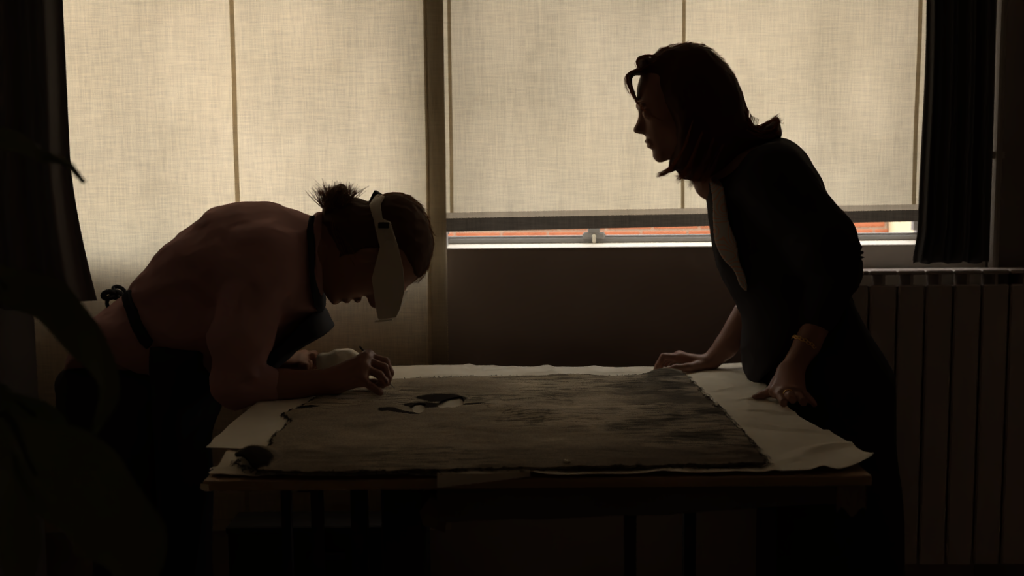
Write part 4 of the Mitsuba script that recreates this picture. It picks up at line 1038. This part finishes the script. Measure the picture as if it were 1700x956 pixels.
lock([(1090, 100), (1062, 116), (1046, 119), (1040, 128), (1044, 145), (1053, 162), (1062, 178), (1078, 190), (1100, 200)], 34, 1.3, .0006, -.02, .014)
lock([(1090, 104), (1066, 117), (1050, 121), (1043, 128), (1047, 143), (1054, 158)], 40, 1.8, .0005, -.01, .02)
lock([(1064, 116), (1050, 118), (1041, 124), (1038, 132), (1040, 146), (1046, 158)], 14, 1.2, .0005, 0, .015)
lock([(1100, 100), (1088, 93), (1072, 93), (1061, 98), (1058, 106), (1064, 118)], 40, 1.6, .0008, 0, .025)
lock([(1130, 85), (1112, 80), (1102, 80), (1094, 84), (1088, 92)], 20, 1.6, .0007, 0, .02)
lock([(1150, 200), (1135, 245), (1120, 272), (1106, 286), (1094, 291)], 70, 2.2, .0008, -.05, .03)
lock([(1165, 220), (1150, 260), (1138, 285), (1126, 296)], 70, 3.0, .0008, -.05, .035)
lock([(1185, 230), (1170, 270), (1158, 292), (1148, 305)], 70, 4.0, .0008, -.05, .035)
lock([(1200, 240), (1185, 275), (1172, 292), (1166, 302)], 50, 3.5, .0008, -.05, .035)
lock([(1236, 185), (1248, 209), (1262, 210), (1276, 203), (1289, 195)], 60, 2.4, .0008, -.02, .03)
lock([(1236, 200), (1255, 218), (1275, 218), (1288, 208), (1294, 200)], 60, 2.6, .0008, -.02, .03)
lock([(1240, 215), (1262, 226), (1282, 226), (1294, 218)], 50, 2.6, .0008, -.02, .03)
for k in range(220):
    i = r.integers(7, 19); a, b = np.array(hair2[i]), np.array(hair2[i + 1]); m = a + (b - a) * r.random()
    d = m - np.array([1150, 170.]); d /= np.linalg.norm(d); tg = np.array([-d[1], d[0]]); dy = r.normal(0, .03)
    st_.append(tube(curve([g(*(m - d * 3 - tg * 16), dy), g(*(m + d * .8), dy), g(*(m + d * abs(r.normal(0, 1.5)) + tg * 14), dy)], 6), .00045, 3, False))
labels[obj('hair_strands', cat(st_), 'm_strand_auburn', p2, smooth=True)] = {'kind': 'stuff'}
# bracelet and ring
t = thing('bracelet', 'thin gold chain bracelet on the near wrist of the person in black jacket', 'bracelet')
ba, bb_ = n2(1349, 556, 2.495), n2(1328, 592, 2.482); ax = (bb_ - ba) / np.linalg.norm(bb_ - ba); cen = n2(1336, 571, 2.489)
e1 = np.cross(ax, [0, 1, 0]); e1 /= np.linalg.norm(e1); e2 = np.cross(ax, e1)
links = []
for ring_, off in ((0, -.003), (1, .003)):
    th_ = np.linspace(0, 2 * np.pi, 49)
    links.append(tube(cen + ax * off + .0325 * (np.cos(th_)[:, None] * e1 + np.sin(th_)[:, None] * e2) + ax * (.0012 * np.sin(12 * th_))[:, None], .0011, 6, False))
for k in range(24):
    a = 2 * np.pi * k / 24; links.append(trimesh.creation.icosphere(1, .0022).apply_translation(cen + .0325 * (math.cos(a) * e1 + math.sin(a) * e2)))
obj('chain', cat(links), 'm_gold', t)
t = thing('finger_ring', 'small metal ring on a finger of the near hand of the person in black', 'ring')
fa, fb = fing[0], fing[1]
d = (tips[1] - mc[1]); d /= np.linalg.norm(d); c = mc[1] + (tips[1] - mc[1]) * .22 + [0, 0, .006]
e1 = np.cross(d, [0, 0, 1]); e1 /= np.linalg.norm(e1); e2 = np.cross(e1, d); th_ = np.linspace(0, 2 * np.pi, 33)
obj('band', tube(c + .0108 * (np.cos(th_)[:, None] * e1 + np.sin(th_)[:, None] * e2), .0012, 6, False), 'm_gold', t)

# ================================================================== foreground plant
t = thing('potted_plant', 'dark long leaved pot plant, blurred in the left foreground', 'plant')
LY = 1.25
def lp(px, py, dy=0.0): return P(px, py, LY + dy)
def leaf(mid, widths, tilt, n=40, fold=.25):
    """A long leaf: spine points, half-widths, side direction turning about the spine."""
    c = curve(mid, n); w = np.interp(np.linspace(0, 1, n), np.linspace(0, 1, len(widths)), widths)
    tg = np.gradient(c, axis=0); tg /= np.linalg.norm(tg, axis=1, keepdims=True)
    side = np.cross(tg, tilt); side /= np.linalg.norm(side, axis=1, keepdims=True); nn = np.cross(side, tg)
    def fn(u, v):
        i = np.clip((u * (n - 1)).round().astype(int), 0, n - 1); s = 2 * v - 1
        wav = .006 * np.sin(14 * u + 3 * s) * np.abs(s)
        return c[i] + side[i] * (w[i] * s)[..., None] + nn[i] * (fold * w[i] * np.abs(s) + wav)[..., None]
    return sheet(fn, n, 9, .0006)
soilz = .52
base = np.array([lp(-90, 800)[0] - .05, LY, soilz])
leaves = [([lp(-70, 222, .05), lp(-10, 232, .03), lp(60, 252), lp(105, 272), lp(142, 302)], [.010, .016, .012, .007, .0035, .0006], (0, 1, .4)),
          ([lp(-60, 420, .05), lp(10, 478), lp(80, 515), lp(140, 570), lp(172, 650, -.02), lp(160, 720, -.03)], [.010, .026, .036, .034, .016, .001], (.5, 1, .2)),
          ([lp(-10, 690), lp(60, 790, -.03), lp(140, 850, -.05), lp(200, 920, -.06), lp(235, 1010, -.06)], [.016, .075, .085, .060, .004], (.3, 1, .3)),
          ([lp(-120, 560, .1), lp(-80, 680, .05), lp(-40, 800), lp(10, 900, -.03), lp(40, 1010, -.04)], [.012, .05, .06, .04, .003], (.2, 1, .2)),
          ([lp(-30, 648, .04), lp(60, 690, .03), lp(110, 740, .02), lp(150, 800, .02), lp(170, 870, .02)], [.018, .022, .016, .012, .001], (.3, 1, .5))]
stems = []
for k, (mid, wd, tilt) in enumerate(leaves):
    obj('leaf', leaf(mid, wd, np.array(tilt, float)), 'm_leaf', t, smooth=True)
    s0_ = np.array(mid[0]); b0 = base + [.02 * math.cos(k * 1.3), .02 * math.sin(k * 1.3), -.01]
    obj('stem', tube(curve([b0, b0 * .5 + s0_ * .5 + [-.03, 0, .05], s0_, np.array(mid[1])], 16), np.linspace(.006, .003, 16), 8), 'm_stem', t)
prof = [(0, .30), (.085, .30), (.115, .54), (.125, .54), (.125, .56), (.105, .56), (.105, .52), (0, .52)]
pot = trimesh.creation.revolve(np.array([(a, b) for a, b in prof]), sections=40); pot.apply_translation([base[0], base[1], 0]); obj('pot', pot, 'm_pot', t)
obj('soil', trimesh.creation.cylinder(.104, .012, sections=40).apply_translation([base[0], base[1], soilz]), 'm_soil', t)
t = thing('plant_stool', 'low wooden stool under the plant pot in the left foreground', 'stool')
obj('seat', box(base[0] - .15, base[0] + .15, base[1] - .15, base[1] + .15, .272, .30, .006), 'm_wood', t)
for a in (-1, 1):
    for b in (-1, 1): obj('leg', box(base[0] + a * .12 - .015, base[0] + a * .12 + .015, base[1] + b * .12 - .015, base[1] + b * .12 + .015, 0, .272, .003), 'm_wood', t)
